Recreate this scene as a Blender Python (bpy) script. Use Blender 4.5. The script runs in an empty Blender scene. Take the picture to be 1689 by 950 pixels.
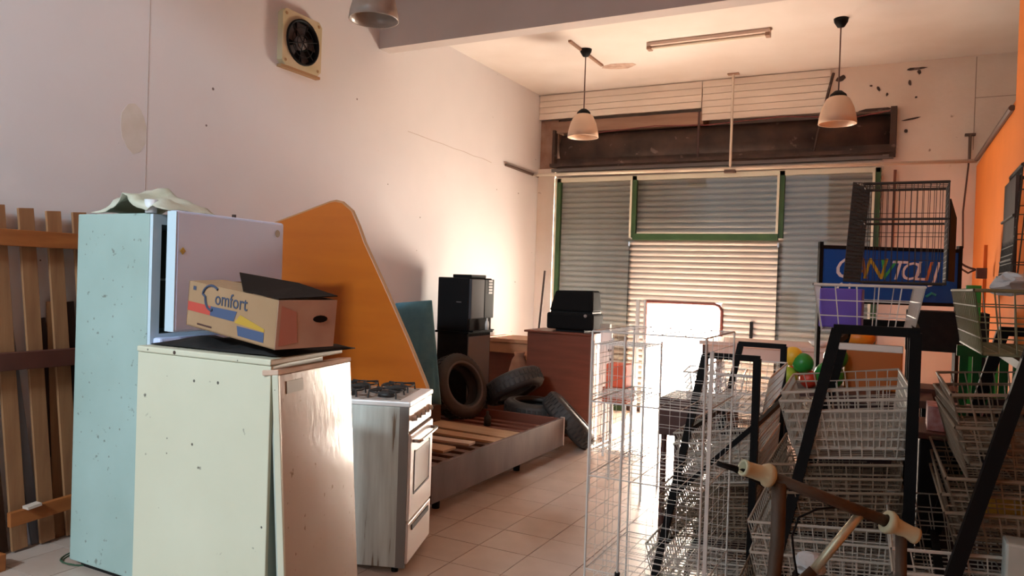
import bpy, math, random
from mathutils import Vector, Matrix, Euler
random.seed(7)
D = bpy.data
C = bpy.context.scene.collection
sc = bpy.context.scene
R = math.radians

# ------------------------------------------------------------------ camera
cam = D.cameras.new('camera'); cam.sensor_width = 36.0
cam.lens = 1237.0 / 1689.0 * 36.0; cam.clip_start = 0.02; cam.clip_end = 200
co = D.objects.new('camera', cam); C.objects.link(co)
yaw, pit, rol = R(27.45), R(-.67), R(1.89)
fw = Vector((-math.sin(yaw)*math.cos(pit), math.cos(yaw)*math.cos(pit), math.sin(pit)))
r0 = Vector((math.cos(yaw), math.sin(yaw), 0)); u0 = r0.cross(fw)
rr = r0*math.cos(rol) + u0*math.sin(rol); uu = -r0*math.sin(rol) + u0*math.cos(rol)
M = Matrix((rr, uu, -fw)).transposed().to_4x4(); M.translation = Vector((0, 0, 1.5))
co.matrix_world = M
sc.camera = co

# ------------------------------------------------------------------ light
sc.view_settings.view_transform = 'Standard'; sc.view_settings.look = 'None'
sc.view_settings.gamma = 1.0; sc.view_settings.use_curve_mapping = False
sc.view_settings.exposure = 0.0
try:
    sc.cycles.use_denoising = True
    sc.cycles.max_bounces = 10; sc.cycles.diffuse_bounces = 6; sc.cycles.transparent_max_bounces = 24
    sc.cycles.sample_clamp_indirect = 30.0
except Exception: pass
w = D.worlds.new('world'); sc.world = w; w.use_nodes = True
bg = w.node_tree.nodes['Background']; bg.inputs['Color'].default_value = (.82, .92, 1, 1); bg.inputs['Strength'].default_value = 1.25
def light(name, kind, loc, direction, energy, color, **kw):
    l = D.lights.new(name, kind); l.energy = energy; l.color = color
    for k, v in kw.items(): setattr(l, k, v)
    o = D.objects.new(name, l); C.objects.link(o); o.location = loc
    o.rotation_euler = Vector(direction).to_track_quat('-Z', 'Y').to_euler()
    return o
light('sun', 'SUN', (0, 14, 9), (-.04, -1, -.60), 180, (1, .90, .78), angle=R(.6))
# daylight through the street door in the shutter (warm, off the sunlit pavement)
light('street_door_daylight', 'AREA', (-2.2, 8.75, .75), (-.05, -1, .40), 250, (1, .84, .68), shape='RECTANGLE', size=.8, size_y=1.2)
# cool daylight from the tall front opening behind the camera
light('front_daylight', 'AREA', (-1.9, -4.6, 5.35), (-.22, 1, -.40), 520, (.72, .88, 1), shape='RECTANGLE', size=1.4, size_y=.4)

# ------------------------------------------------------------------ materials
def mat(name, col, rough=.6, metal=0., var=None, vscale=6., vamt=.5, spots=None, sscale=14., sthr=.66, bump=0., bscale=40., stretch=(1,1,1), spec=.5, emit=None):
    m = D.materials.new(name); m.use_nodes = True
    nt = m.node_tree; N = nt.nodes; L = nt.links
    b = N['Principled BSDF']
    b.inputs['Roughness'].default_value = rough; b.inputs['Metallic'].default_value = metal
    b.inputs['Specular IOR Level'].default_value = spec
    c = (*col, 1); b.inputs['Base Color'].default_value = c
    if not (var or spots or bump): return m
    tc = N.new('ShaderNodeTexCoord'); mp = N.new('ShaderNodeMapping'); mp.inputs['Scale'].default_value = stretch
    L.new(tc.outputs['Object'], mp.inputs['Vector'])
    out = None
    if var:
        n = N.new('ShaderNodeTexNoise'); n.inputs['Scale'].default_value = vscale; n.inputs['Detail'].default_value = 5
        L.new(mp.outputs[0], n.inputs['Vector'])
        rp = N.new('ShaderNodeValToRGB'); rp.color_ramp.elements[0].position = .5-.35*(1-vamt); rp.color_ramp.elements[1].position = .5+.35*(1-vamt)+.02
        rp.color_ramp.elements[0].color = c; rp.color_ramp.elements[1].color = (*var, 1)
        L.new(n.outputs['Fac'], rp.inputs[0]); out = rp.outputs[0]
    if spots:
        n2 = N.new('ShaderNodeTexNoise'); n2.inputs['Scale'].default_value = sscale; n2.inputs['Detail'].default_value = 3
        L.new(mp.outputs[0], n2.inputs['Vector'])
        r2 = N.new('ShaderNodeValToRGB'); r2.color_ramp.elements[0].position = sthr; r2.color_ramp.elements[1].position = sthr+.05
        L.new(n2.outputs['Fac'], r2.inputs[0])
        mx = N.new('ShaderNodeMix'); mx.data_type = 'RGBA'
        L.new(r2.outputs[0], mx.inputs['Factor'])
        if out: L.new(out, mx.inputs[6])
        else: mx.inputs[6].default_value = c
        mx.inputs[7].default_value = (*spots, 1); out = mx.outputs[2]
    if out: L.new(out, b.inputs['Base Color'])
    if bump:
        n3 = N.new('ShaderNodeTexNoise'); n3.inputs['Scale'].default_value = bscale; n3.inputs['Detail'].default_value = 4
        L.new(mp.outputs[0], n3.inputs['Vector'])
        bp = N.new('ShaderNodeBump'); bp.inputs['Strength'].default_value = bump; bp.inputs['Distance'].default_value = .01
        L.new(n3.outputs['Fac'], bp.inputs['Height']); L.new(bp.outputs[0], b.inputs['Normal'])
    return m
def specks(m, col, scale=2.4, size=.035, keep=.5, plane='xz'):
    nt = m.node_tree; N = nt.nodes; L = nt.links; b = N['Principled BSDF']
    tc = N.new('ShaderNodeTexCoord'); v = N.new('ShaderNodeTexVoronoi'); v.voronoi_dimensions = '2D'; v.inputs['Scale'].default_value = scale
    se = N.new('ShaderNodeSeparateXYZ'); cb = N.new('ShaderNodeCombineXYZ'); L.new(tc.outputs['Object'], se.inputs[0])
    L.new(se.outputs['XYZ'.index(plane[0].upper())], cb.inputs[0]); L.new(se.outputs['XYZ'.index(plane[1].upper())], cb.inputs[1])
    L.new(cb.outputs[0], v.inputs['Vector'])
    sx = N.new('ShaderNodeSeparateColor'); L.new(v.outputs['Color'], sx.inputs[0])
    k = N.new('ShaderNodeMath'); k.operation = 'MULTIPLY_ADD'; k.inputs[1].default_value = size*2; k.inputs[2].default_value = -size*2*(1-keep)
    L.new(sx.outputs[0], k.inputs[0])
    lt = N.new('ShaderNodeMath'); lt.operation = 'LESS_THAN'; L.new(v.outputs['Distance'], lt.inputs[0]); L.new(k.outputs[0], lt.inputs[1])
    mx = N.new('ShaderNodeMix'); mx.data_type = 'RGBA'; L.new(lt.outputs[0], mx.inputs['Factor'])
    src = b.inputs['Base Color'].links[0].from_socket if b.inputs['Base Color'].links else None
    if src: L.new(src, mx.inputs[6])
    else: mx.inputs[6].default_value = b.inputs['Base Color'].default_value
    mx.inputs[7].default_value = (*col, 1); L.new(mx.outputs[2], b.inputs['Base Color'])
def glassmat(name, tint, gloss=.12):
    m = D.materials.new(name); m.use_nodes = True; nt = m.node_tree; N = nt.nodes; L = nt.links
    N.remove(N['Principled BSDF']); o = N['Material Output']
    t = N.new('ShaderNodeBsdfTransparent'); t.inputs[0].default_value = (*tint, 1)
    g = N.new('ShaderNodeBsdfGlossy'); g.inputs['Roughness'].default_value = .03
    f = N.new('ShaderNodeFresnel'); f.inputs['IOR'].default_value = 1.45
    x = N.new('ShaderNodeMixShader'); L.new(f.outputs[0], x.inputs[0]); L.new(t.outputs[0], x.inputs[1]); L.new(g.outputs[0], x.inputs[2])
    L.new(x.outputs[0], o.inputs['Surface']); return m
m_wall = mat('white_wall_paint', (.725, .715, .725), .85, var=(.67, .66, .67), vscale=1.6, vamt=.2, spots=(.22, .2, .19), sscale=9, sthr=.765, bump=.12, bscale=14)
specks(m_wall, (.16, .13, .13), 2.0, .026, .38, 'yz')
m_wallb = mat('back_wall_plaster', (.80, .70, .61), .85, var=(.72, .60, .50), vscale=2.4, vamt=.3, spots=(.26, .16, .10), sscale=6, sthr=.70, bump=.25, bscale=18)
m_ceil = mat('ceiling_paint', (.72, .68, .64), .9, var=(.60, .53, .47), vscale=1.1, vamt=.35)
m_beam = mat('beam_paint', (.52, .46, .43), .9, var=(.46, .41, .38), vscale=2, vamt=.3)
m_orange = mat('orange_wall_paint', (.74, .20, .018), .7, var=(.66, .17, .015), vscale=2.5, vamt=.3, bump=.08)
m_tile = mat('floor_tile', (.54, .425, .355), .32, var=(.45, .345, .28), vscale=5, vamt=.3, bump=.02, bscale=30)
m_tile2 = mat('floor_tile_worn', (.51, .395, .325), .36, var=(.43, .32, .255), vscale=7, vamt=.3)
m_grout = mat('floor_grout', (.22, .14, .10), .8, var=(.30, .20, .15), vscale=6)
m_pave = mat('pavement', (.62, .57, .52), .9, var=(.52, .48, .44), vscale=4)
m_slat = mat('galvanised_shutter', (.70, .65, .60), .45, .1, var=(.58, .53, .48), vscale=3, vamt=.3)
m_green = mat('green_frame_paint', (.022, .07, .016), .5, var=(.036, .095, .024), vscale=9)
m_alu = mat('pale_frame_edge', (.66, .65, .52), .45, .2)
m_glass = glassmat('shop_glass', (.955, .975, .96))
m_dark = mat('rusty_dark_housing', (.028, .015, .011), .7, var=(.085, .045, .032), vscale=5, vamt=.4, spots=(.16, .11, .09), sscale=9, sthr=.66)
m_black = mat('black_paint', (.005, .005, .0055), .6, spec=.15)
m_blackm = mat('black_matt', (.009, .0085, .0085), .8, var=(.015, .013, .012), vscale=20, spec=.2)
m_plank = mat('siding_plank', (.84, .76, .66), .7, var=(.76, .67, .57), vscale=2, stretch=(1, 1, 6))
m_white = mat('white_enamel', (.74, .74, .70), .3, var=(.66, .66, .62), vscale=3)
m_fridge = mat('pale_blue_fridge_enamel', (.36, .49, .455), .36, var=(.30, .41, .37), vscale=2.2, vamt=.45, spots=(.19, .23, .20), sscale=22, sthr=.69)
specks(m_fridge, (.22, .26, .23), 14, .10, .4)
m_fdoor = mat('fridge_door_enamel', (.54, .67, .93), .38, var=(.57, .67, .90), vscale=2)
m_gasket = mat('door_edge_plastic', (.52, .66, .74), .4)
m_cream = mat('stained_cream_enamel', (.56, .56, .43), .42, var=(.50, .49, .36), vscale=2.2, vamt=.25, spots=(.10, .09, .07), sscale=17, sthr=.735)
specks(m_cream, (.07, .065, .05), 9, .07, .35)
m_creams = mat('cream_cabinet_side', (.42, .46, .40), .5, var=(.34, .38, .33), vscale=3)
m_ldoor = mat('worn_door_panel', (.47, .395, .34), .15, var=(.45, .36, .29), vscale=4, vamt=.35, spots=(.26, .19, .14), sscale=26, sthr=.68, bump=.05, bscale=30, spec=.10)
m_stain = mat('grey_tape', (.30, .28, .23), .6)
m_card = mat('brown_cardboard', (.33, .20, .105), .8, var=(.28, .165, .08), vscale=5)
m_cardl = mat('pale_cardboard', (.62, .46, .34), .8, var=(.50, .33, .24), vscale=6)
m_cardin = mat('cardboard_shadow_side', (.018, .012, .009), .95, spec=.1)  # near-black card, shade put into the colour of flap and hole
m_red = mat('red_print', (.42, .05, .03), .7)
m_blue = mat('blue_print', (.045, .07, .14), .7)
m_navy = mat('dark_ink', (.035, .05, .09), .7)
m_yel = mat('yellow_print', (.40, .24, .02), .7)
m_stside = mat('stove_side_enamel', (.62, .66, .60), .45, var=(.42, .43, .38), vscale=7, vamt=.45, spots=(.20, .14, .09), sscale=7, sthr=.64, stretch=(4, 4, .35))
m_stfront = mat('stove_front_enamel', (.76, .72, .68), .3, spots=(.38, .30, .24), sscale=10, sthr=.72)
m_iron = mat('cast_iron', (.03, .028, .026), .6)
m_chrome = mat('chrome', (.55, .55, .55), .25, .9)
m_wtop = mat('orange_table_board', (.50, .128, .010), .36, var=(.41, .095, .007), vscale=3, vamt=.35, stretch=(.4, 1, 3))
m_cush = mat('teal_fabric', (.08, .26, .36), .9, var=(.11, .31, .41), vscale=12, bump=.2)
m_bed = mat('bed_wood', (.085, .05, .042), .7, var=(.16, .105, .09), vscale=7, vamt=.3, stretch=(6, 1, .3), bump=.1)
m_bedend = mat('bed_red_wood', (.13, .035, .018), .5, var=(.18, .055, .03), vscale=6, stretch=(.3, 1, 3))
m_tan = mat('tan_plank', (.48, .32, .19), .6, var=(.40, .25, .13), vscale=4, stretch=(.4, 4, 1))
m_pale = mat('pale_board', (.62, .52, .43), .6, var=(.50, .40, .32), vscale=5)
m_tyre = mat('tyre_rubber', (.028, .024, .022), .65, var=(.045, .036, .03), vscale=8)
m_bead = mat('worn_rubber_bead', (.09, .08, .075), .5)
m_brown = mat('brown_counter_veneer', (.165, .045, .022), .42, var=(.12, .032, .015), vscale=5, stretch=(.5, 1, 4))
m_edge = mat('counter_edge', (.30, .17, .11), .5)
m_desk = mat('orange_brown_box', (.42, .19, .09), .6, var=(.34, .14, .06), vscale=5)
m_grey = mat('grey_panel', (.20, .18, .18), .45)
m_fence = mat('raw_pine', (.35, .175, .075), .65, var=(.25, .115, .05), vscale=7, vamt=.35, stretch=(4, 4, .4), bump=.08)
m_rail = mat('orange_pine', (.38, .125, .03), .55, var=(.28, .085, .02), vscale=6, stretch=(4, .5, 4))
m_raild = mat('dark_red_wood', (.10, .028, .016), .6, var=(.07, .02, .012), vscale=6)
m_dkplank = mat('dark_plank', (.12, .06, .035), .7, var=(.07, .035, .02), vscale=7, stretch=(4, 4, .5))
m_maroon = mat('maroon_board', (.028, .008, .009), .6)
m_bluegrey = mat('blue_grey_plank', (.20, .22, .25), .7, var=(.15, .16, .19), vscale=6)
m_bag = mat('off_white_plastic', (.56, .56, .46), .45, var=(.46, .47, .35), vscale=9, bump=.3, bscale=30)
m_bagin = mat('bag_shadow', (.16, .13, .07), .7)
m_fan = mat('yellowed_plastic', (.56, .47, .32), .6, var=(.50, .44, .26), vscale=7)
m_blade = mat('fan_blade', (.06, .055, .06), .4)
m_fanr = mat('fan_dirt', (.36, .21, .10), .8)
m_shade = mat('opal_glass_shade', (.60, .43, .31), .35)
m_shade2 = mat('ribbed_glass_shade', (.36, .30, .26), .25, var=(.30, .25, .21), vscale=8)
m_ww = mat('white_wire', (.72, .72, .68), .4)
m_wd = mat('dull_white_wire', (.52, .50, .44), .5)
m_wb = mat('dark_wire', (.035, .03, .025), .5)
m_wr = mat('shade_browned_wire', (.23, .18, .125), .6)  # white basket wire with the dimness of the racks put into its colour
m_wg = mat('greenish_brown_wire', (.16, .15, .075), .6)
m_sign = mat('sign_blue', (.006, .075, .34), .5, spec=.2)
m_sgw = mat('sign_white', (.70, .70, .74), .5)
m_sgg = mat('sign_green', (.02, .34, .09), .5)
m_sgb = mat('sign_brown', (.22, .10, .05), .5)
m_sgy = mat('sign_yellow', (.42, .32, .03), .5)
m_sgo = mat('sign_orange', (.50, .17, .06), .5)
m_teal = mat('sign_teal', (.02, .30, .30), .5)
m_purple = mat('violet_plastic', (.15, .09, .55), .4)
m_bgr = mat('green_plastic', (.02, .27, .04), .35)
m_bor = mat('orange_plastic', (.80, .26, .02), .4)
m_brd = mat('red_plastic', (.55, .045, .02), .4)
m_bye = mat('yellow_plastic', (.78, .48, .03), .4)
m_bli = mat('lime_plastic', (.40, .52, .05), .4)
m_gdark = mat('dark_green_glass', (.01, .10, .03), .2)
m_rust = mat('rusty_tube', (.055, .038, .027), .55, .3, var=(.11, .075, .05), vscale=12, vamt=.4, bump=.15, bscale=50)
m_grip = mat('cream_rubber_grip', (.56, .60, .42), .5, var=(.50, .51, .34), vscale=14)
m_brass = mat('brassy_tube', (.55, .53, .38), .3, .6)
m_pipe = mat('white_conduit', (.66, .58, .48), .5)
m_pipe2 = mat('dark_conduit', (.10, .06, .045), .6)
m_tube = mat('old_fluorescent_tube', (.82, .75, .62), .3)
m_tv = mat('matt_black_case', (.008, .0075, .0075), .85, spec=.06)
m_cable = mat('brown_cable', (.09, .04, .03), .6)
m_clear = mat('crumpled_clear_plastic', (.48, .52, .54), .15, bump=.5, bscale=35)
m_tin = mat('pale_box', (.50, .56, .52), .5, var=(.40, .47, .43), vscale=8)
m_table = mat('pinkish_table_top', (.56, .42, .36), .5)
m_dkbrown = mat('dark_brown_wood', (.055, .018, .012), .5)
m_paint = mat('whitewashed_board', (.80, .78, .74), .6, spots=(.08, .06, .05), sscale=9, sthr=.68)

# ------------------------------------------------------------------ mesh builder
class MB:
    def __init__(s): s.v = []; s.f = []
    def add(s, vs, fs, mtx=None):
        o = len(s.v)
        s.v += [tuple(mtx @ Vector(p)) if mtx else tuple(p) for p in vs]
        s.f += [tuple(i+o for i in f) for f in fs]; return s
    def box(s, x0, x1, y0, y1, z0, z1, mtx=None):
        return s.add([(x0,y0,z0),(x1,y0,z0),(x1,y1,z0),(x0,y1,z0),(x0,y0,z1),(x1,y0,z1),(x1,y1,z1),(x0,y1,z1)],
              [(0,3,2,1),(4,5,6,7),(0,1,5,4),(1,2,6,5),(2,3,7,6),(3,0,4,7)], mtx)
    def tube(s, a, b, r, n=8, r2=None, cap=True, mtx=None):
        return s.path([a, b], r, n, cap, mtx, None if r2 is None else [r, r2])
    def path(s, pts, r, n=8, cap=True, mtx=None, radii=None):
        pts = [Vector(p) for p in pts]; vs = []; fs = []; k = len(pts)
        prev = None
        for i, p in enumerate(pts):
            d = (pts[min(i+1, k-1)] - pts[max(i-1, 0)]).normalized()
            if prev is None:
                a = d.cross(Vector((0,0,1)) if abs(d.z) < .9 else Vector((1,0,0))).normalized()
            else:
                a = (prev - d*prev.dot(d)).normalized()
            prev = a; b = d.cross(a); q = radii[i] if radii else r
            for j in range(n):
                t = 2*math.pi*(j+.5)/n; vs.append(p + a*math.cos(t)*q + b*math.sin(t)*q)
        for i in range(k-1):
            for j in range(n):
                fs.append((i*n+j, i*n+(j+1) % n, (i+1)*n+(j+1) % n, (i+1)*n+j))
        if cap:
            fs.append(tuple(range(n-1, -1, -1))); fs.append(tuple((k-1)*n+j for j in range(n)))
        return s.add(vs, fs, mtx)
    def lathe(s, prof, n=24, mtx=None, close=False):
        vs = []; fs = []; k = len(prof)
        for (r, z) in prof:
            for j in range(n):
                t = 2*math.pi*j/n; vs.append((r*math.cos(t), r*math.sin(t), z))
        for i in range(k if close else k-1):
            i2 = (i+1) % k
            for j in range(n):
                fs.append((i*n+j, i*n+(j+1) % n, i2*n+(j+1) % n, i2*n+j))
        return s.add(vs, fs, mtx)
    def prism(s, pts, h, mtx=None):            # outline in local XY, thickness along +Z
        n = len(pts); vs = [(x, y, 0) for x, y in pts] + [(x, y, h) for x, y in pts]
        fs = [tuple(range(n-1, -1, -1)), tuple(range(n, 2*n))] + [(i, (i+1) % n, n+(i+1) % n, n+i) for i in range(n)]
        return s.add(vs, fs, mtx)
    def grid(s, o, u, v, nu, nv, r, n=4):      # a wire panel: nu+1 wires along v, nv+1 along u
        o, u, v = Vector(o), Vector(u), Vector(v)
        for i in range(nu+1): s.tube(o+u*(i/nu), o+u*(i/nu)+v, r, n, cap=False)
        for j in range(nv+1): s.tube(o+v*(j/nv), o+v*(j/nv)+u, r, n, cap=False)
        return s
    def sphere(s, c, r, n=14, k=9, sc=(1,1,1)):
        pr = [(max(1e-4, r*math.sin(math.pi*i/k)), -r*math.cos(math.pi*i/k)) for i in range(k+1)]
        return s.lathe(pr, n, Matrix.Translation(c) @ Matrix.Diagonal((*sc, 1)))
def T(x, y, z): return Matrix.Translation((x, y, z))
def RX(a): return Matrix.Rotation(R(a), 4, 'X')
def RY(a): return Matrix.Rotation(R(a), 4, 'Y')
def RZ(a): return Matrix.Rotation(R(a), 4, 'Z')
def mesh(name, mb, m, smooth=False):
    me = D.meshes.new(name); me.from_pydata(mb.v, [], mb.f); me.update()
    import bmesh
    bm = bmesh.new(); bm.from_mesh(me); bmesh.ops.recalc_face_normals(bm, faces=bm.faces); bm.to_mesh(me); bm.free()
    if smooth: me.polygons.foreach_set('use_smooth', [True]*len(me.polygons))
    if m: me.materials.append(m)
    return me
def obj(name, mb, m, parent=None, world=False, smooth=False, bevel=0, label=None):
    if world and parent is not None:
        inv = parent.matrix_basis.inverted(); mb.v = [tuple(inv @ Vector(p)) for p in mb.v]
    o = D.objects.new(name, mesh(name, mb, m, smooth)); C.objects.link(o)
    if parent is not None: o.parent = parent
    if bevel:
        b = o.modifiers.new('bevel', 'BEVEL'); b.width = bevel; b.segments = 2; b.limit_method = 'ANGLE'; b.angle_limit = R(40)
    if label: o['label'] = label
    return o
def tag(o, label, cat, group=None):
    o['label'] = label; o['category'] = cat
    if group: o['group'] = group
    return o
def thing(name, label, cat, loc=(0,0,0), rotz=0, group=None):
    o = D.objects.new(name, None); C.objects.link(o); o.empty_display_size = .1
    o.location = loc; o.rotation_euler = (0, 0, R(rotz)); o.matrix_basis = T(*loc) @ RZ(rotz)
    return tag(o, label, cat, group)
def struct(name, mb, m, parent=None, **k):
    o = obj(name, mb, m, parent, **k)
    if parent is None: o['kind'] = 'structure'
    return o
def inst(src, name, parent, mtx):
    o = D.objects.new(name, src.data); C.objects.link(o); o.parent = parent; o.matrix_basis = mtx; return o
def text(name, s, size, m, parent, mtx, shear=0, ext=.0006, align='LEFT'):
    cu = D.curves.new('lettering', 'FONT'); cu.body = s; cu.size = size; cu.extrude = ext; cu.shear = shear; cu.align_x = align; cu.resolution_u = 3
    t = D.objects.new('lettering_tmp', cu); C.objects.link(t)
    bpy.context.view_layer.update()
    me = D.meshes.new_from_object(t.evaluated_get(bpy.context.evaluated_depsgraph_get()))
    D.objects.remove(t); D.curves.remove(cu)
    me.materials.clear(); me.materials.append(m)
    o = D.objects.new(name, me); C.objects.link(o); o.parent = parent; o.matrix_basis = mtx
    return o

# ------------------------------------------------------------------ setting
XL, XR, YB, ZC, ZN = -4.1, .60, 8.5, 3.81, 4.7
fl = struct('floor', MB().box(XL-.1, 1.7, -1.1, 8.75, -.15, -.005), m_grout)
ts = .305
t0 = None
tl = []
for i in range(-3, 5):
    for j in range(-4, 14): tl.append((-2.06+ts*i, 3.97+ts*j))
for i in range(-7, -3):
    for j in range(-7, -3): tl.append((-2.06+ts*i, 3.97+ts*j))
for k, (x, y) in enumerate(tl):
    mm = T(x+ts/2, y+ts/2, random.uniform(-.0006, .0004))
    if k < 2:
        o = obj('tile', MB().box(-ts/2+.0022, ts/2-.0022, -ts/2+.0022, ts/2-.0022, -.006, 0), (m_tile, m_tile2)[k], fl)
        o.matrix_basis = mm
        if k == 0: t0 = o
        else: t1 = o
    else: inst(random.choice((t0, t0, t1)), 'tile', fl, mm)
# rest of the floor outside the tiles that can be told apart
g = MB()
used = {(round((x+2.06)/ts), round((y-3.97)/ts)) for x, y in tl}
for i in range(-7, 9):
    for j in range(-16, 15):
        if (i, j) in used: continue
        x, y = -2.06+ts*i, 3.97+ts*j
        if x < XL or x+ts > XR or y < -1: continue
        g.box(x+.0022, x+ts-.0022, y+.0022, y+ts-.0022, -.006, 0)
o = obj('outer_tile', g, m_tile, fl); o['kind'] = 'stuff'

struct('wall_left', MB().box(XL-.2, XL, -1.1, 8.9, -.1, ZN), m_wall)
wlft = D.objects['wall_left']
obj('panel_joint', MB().box(XL, XL+.0015, 3.011, 3.016, 1.9, 3.9), mat('joint_grey', (.52, .47, .45), .9), wlft)
obj('damp_patch', MB().prism([(.10*math.cos(t_)*random.uniform(.7, 1), .16*math.sin(t_)*random.uniform(.8, 1)) for t_ in [i*.52 for i in range(12)]], .001, T(XL, 2.93, 2.33) @ RZ(90) @ RX(90)), mat('damp_stain', (.60, .57, .49), .9, var=(.68, .65, .60), vscale=9), wlft)
obj('crack', MB().path([(XL+.0005, 5.7+.2*i, 2.835-.005*i+.006*math.sin(3*i)) for i in range(9)], .0022, 4), mat('crack_grey', (.42, .34, .30), .9), wlft)
struct('wall_right', MB().box(XR, XR+.15, -1.1, 5.69, -.1, ZN).box(XR, XR+.15, 5.69, YB, -.1, 2.74), m_orange)
struct('wall_side', MB().box(1.6, 1.75, 5.5, 8.9, -.1, ZC+.1).box(XR+.15, 1.6, 5.5, 5.69, -.1, ZC+.1), m_wallb)
struct('ceiling', MB().box(XL-.1, 1.75, 5.39, 8.9, ZC, ZC+.15), m_ceil)
struct('ceiling', MB().box(XL-.1, XR+.15, -1.1, 5.25, ZN, ZN+.15), m_ceil)
struct('trim_1', MB().box(XL, XR+.1, 5.24, 5.39, 3.462, ZN+.1), m_beam)          # ceiling beam
struct('wall_front', MB().box(-1.5, XR+.15, -1.1, -1, -.1, ZN).box(XL-.1, -1.5, -1.1, -1, 4.38, ZN), m_wall)
# back wall with the shutter bay
wb = struct('wall_back', MB().box(XL, -3.87, YB, YB+.25, -.1, 2.89).box(-.22, 1.6, YB, YB+.25, -.1, 2.89)
       .box(-.10, 1.6, YB, YB+.25, 2.89, ZC).box(-.735, -.10, YB, YB+.35, 3.345, 3.72).box(XL, -.10, YB+.36, YB+.5, 2.75, ZC).box(XL, -.10, YB, YB+.36, 3.72, ZC), m_wallb)
obj('bare_plaster', MB().box(XL, -3.86, YB+.05, YB+.3, 2.89, 3.50), mat('bare_plaster_patch', (.50, .34, .26), .9, var=(.28, .14, .09), vscale=5, vamt=.4), wb)
obj('bare_plaster', MB().box(-3.95, -2.06, YB+.02, YB+.3, 3.33, 3.47), mat('bare_lintel', (.40, .26, .19), .9, var=(.28, .16, .11), vscale=3, vamt=.3, stretch=(.6, 1, 5)), wb)
for (x0, x1, zb) in ((XL+.005, -2.075, 3.50), (-2.065, -.74, 3.355)):
    n = round((ZC-.01-zb)/.075); dz = (ZC-.01-zb)/n
    for k in range(n):
        z = zb+dz*k; d = random.uniform(0, .006)
        obj('siding_board', MB().box(x0, x1, YB-.022-d, YB-.002, z+.003, z+dz-.002), m_plank, wb)
# broken plaster marks right of the shutter
for (x, z, sx, sz, a) in ((.05, 3.735, .10, .014, 2), (.08, 3.70, .02, .03, 20), (-.64, 3.70, .06, .03, 30), (-.30, 3.35, .2, .02, 2), (.02, 3.235, .09, .012, 10), (-.28, 3.56, .016, .03, 30), (-.20, 3.50, .012, .02, 0), (-.02, 3.12, .02, .02, 0), (.0, 3.6, .014, .03, 5), (.06, 3.45, .012, .012, 0), (-.35, 3.60, .015, .01, 0)):
    b = MB(); pts = [(sx*math.cos(t)*random.uniform(.7, 1.1), sz*math.sin(t)*random.uniform(.6, 1.1)) for t in [2*math.pi*i/9 for i in range(9)]]
    b.prism(pts, .008, T(x, YB-.001, z) @ RX(90) @ RZ(a))
    obj('plaster_hole', b, m_dark, wb)
obj('wall_joint', MB().box(.563, .569, YB-.003, YB, 2.9, 3.8), mat('joint_brown', (.34, .25, .19), .9), wb)  # thin brown strip marks the panel joint
obj('wall_joint', MB().box(.569, 1.1, YB-.003, YB, 3.40, 3.405), mat('joint_brown2', (.34, .25, .19), .9), wb)

# roller shutter with its wicket opening
sh = thing('roller_shutter', 'ribbed grey metal roller shutter across the back wall with a low street door', 'shutter', (-2.04, 8.52, 0))
def slat_mesh(x0, x1):
    p = [(.014, -.001), (.002, .0035), (-.016, .012), (-.025, .026), (-.025, .040), (-.016, .053), (.002, .0615), (.014, .066)]
    v = []; f = []
    for (dy, z) in p: v += [(x0, dy, z), (x1, dy, z)]
    for i in range(len(p)-1): f.append((2*i, 2*i+1, 2*i+3, 2*i+2))
    return MB().add(v, f)
SH = .0645
def slats(x0, x1, ks):
    first = None
    for k in ks:
        mm = T(0, 0, .01+SH*k)
        if first is None:
            first = obj('slat', slat_mesh(x0+2.04, x1+2.04), m_slat, sh, smooth=True); first.matrix_basis = mm
        else: inst(first, 'slat', sh, mm)
slats(-3.86, -2.64, range(0, 20)); slats(-1.78, -.205, range(0, 20)); slats(-3.86, -.205, range(20, 44))
mb = MB()
for p in ([(-2.645, 8.50, 0), (-2.645, 8.50, 1.28)], [(-2.66, 8.50, 1.29), (-1.85, 8.50, 1.29), (-1.80, 8.50, 1.27), (-1.772, 8.50, 1.22), (-1.772, 8.50, 0)]): mb.path(p, .021, 8)
obj('wicket_frame', mb, mat('oxide_red_frame', (.15, .035, .025), .5), sh, world=True)
obj('latch', MB().box(-1.46, -1.43, 8.47, 8.50, .93, 1.12), m_black, sh, world=True)
obj('bottom_bar', MB().box(-3.86, -2.66, 8.49, 8.53, 0, .05).box(-1.76, -.23, 8.49, 8.53, 0, .05), m_dark, sh, world=True)
# shutter housing and coil
hs = thing('shutter_coil_housing', 'dark rusty rolled shutter drum in the recess above the shutter', 'shutter housing', (-2.0, 8.55, 2.9))
obj('coil', MB().lathe([(.001, -3.82), (.2, -3.82), (.205, -1.9), (.2, -.14), (.001, -.14)], 22, T(0, 8.70, 3.13) @ RY(90)), m_dark, hs, world=True, smooth=True)
obj('back_plate', MB().box(-3.87, -.16, 8.546, 8.552, 2.845, 3.02), m_dark, hs, world=True)  # added dark plate, blocks light through the gap above the slats
obj('guide_bar', MB().box(-3.9, -.12, 8.40, 8.46, 2.90, 2.935), m_dark, hs, world=True)
obj('guide_bar', MB().box(-3.9, -.12, 8.46, 8.52, 2.845, 2.88), mat('grey_guide', (.20, .18, .17), .5), hs, world=True)
obj('end_plate', MB().box(-.16, -.101, 8.42, 8.86, 2.86, 3.36), m_dark, hs, world=True)
obj('end_plate', MB().box(-3.9, -3.87, 8.46, 8.86, 2.9, 3.36), m_dark, hs, world=True)
obj('wire', MB().path([(-3.4, 8.46, 3.29), (-2.6, 8.46, 3.33), (-2.0, 8.46, 3.30), (-1.2, 8.46, 3.34), (-.5, 8.46, 3.28), (-.1, 8.44, 3.33)], .006, 5), mat('dull_red_wire', (.16, .025, .02), .6), hs, world=True)
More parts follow.
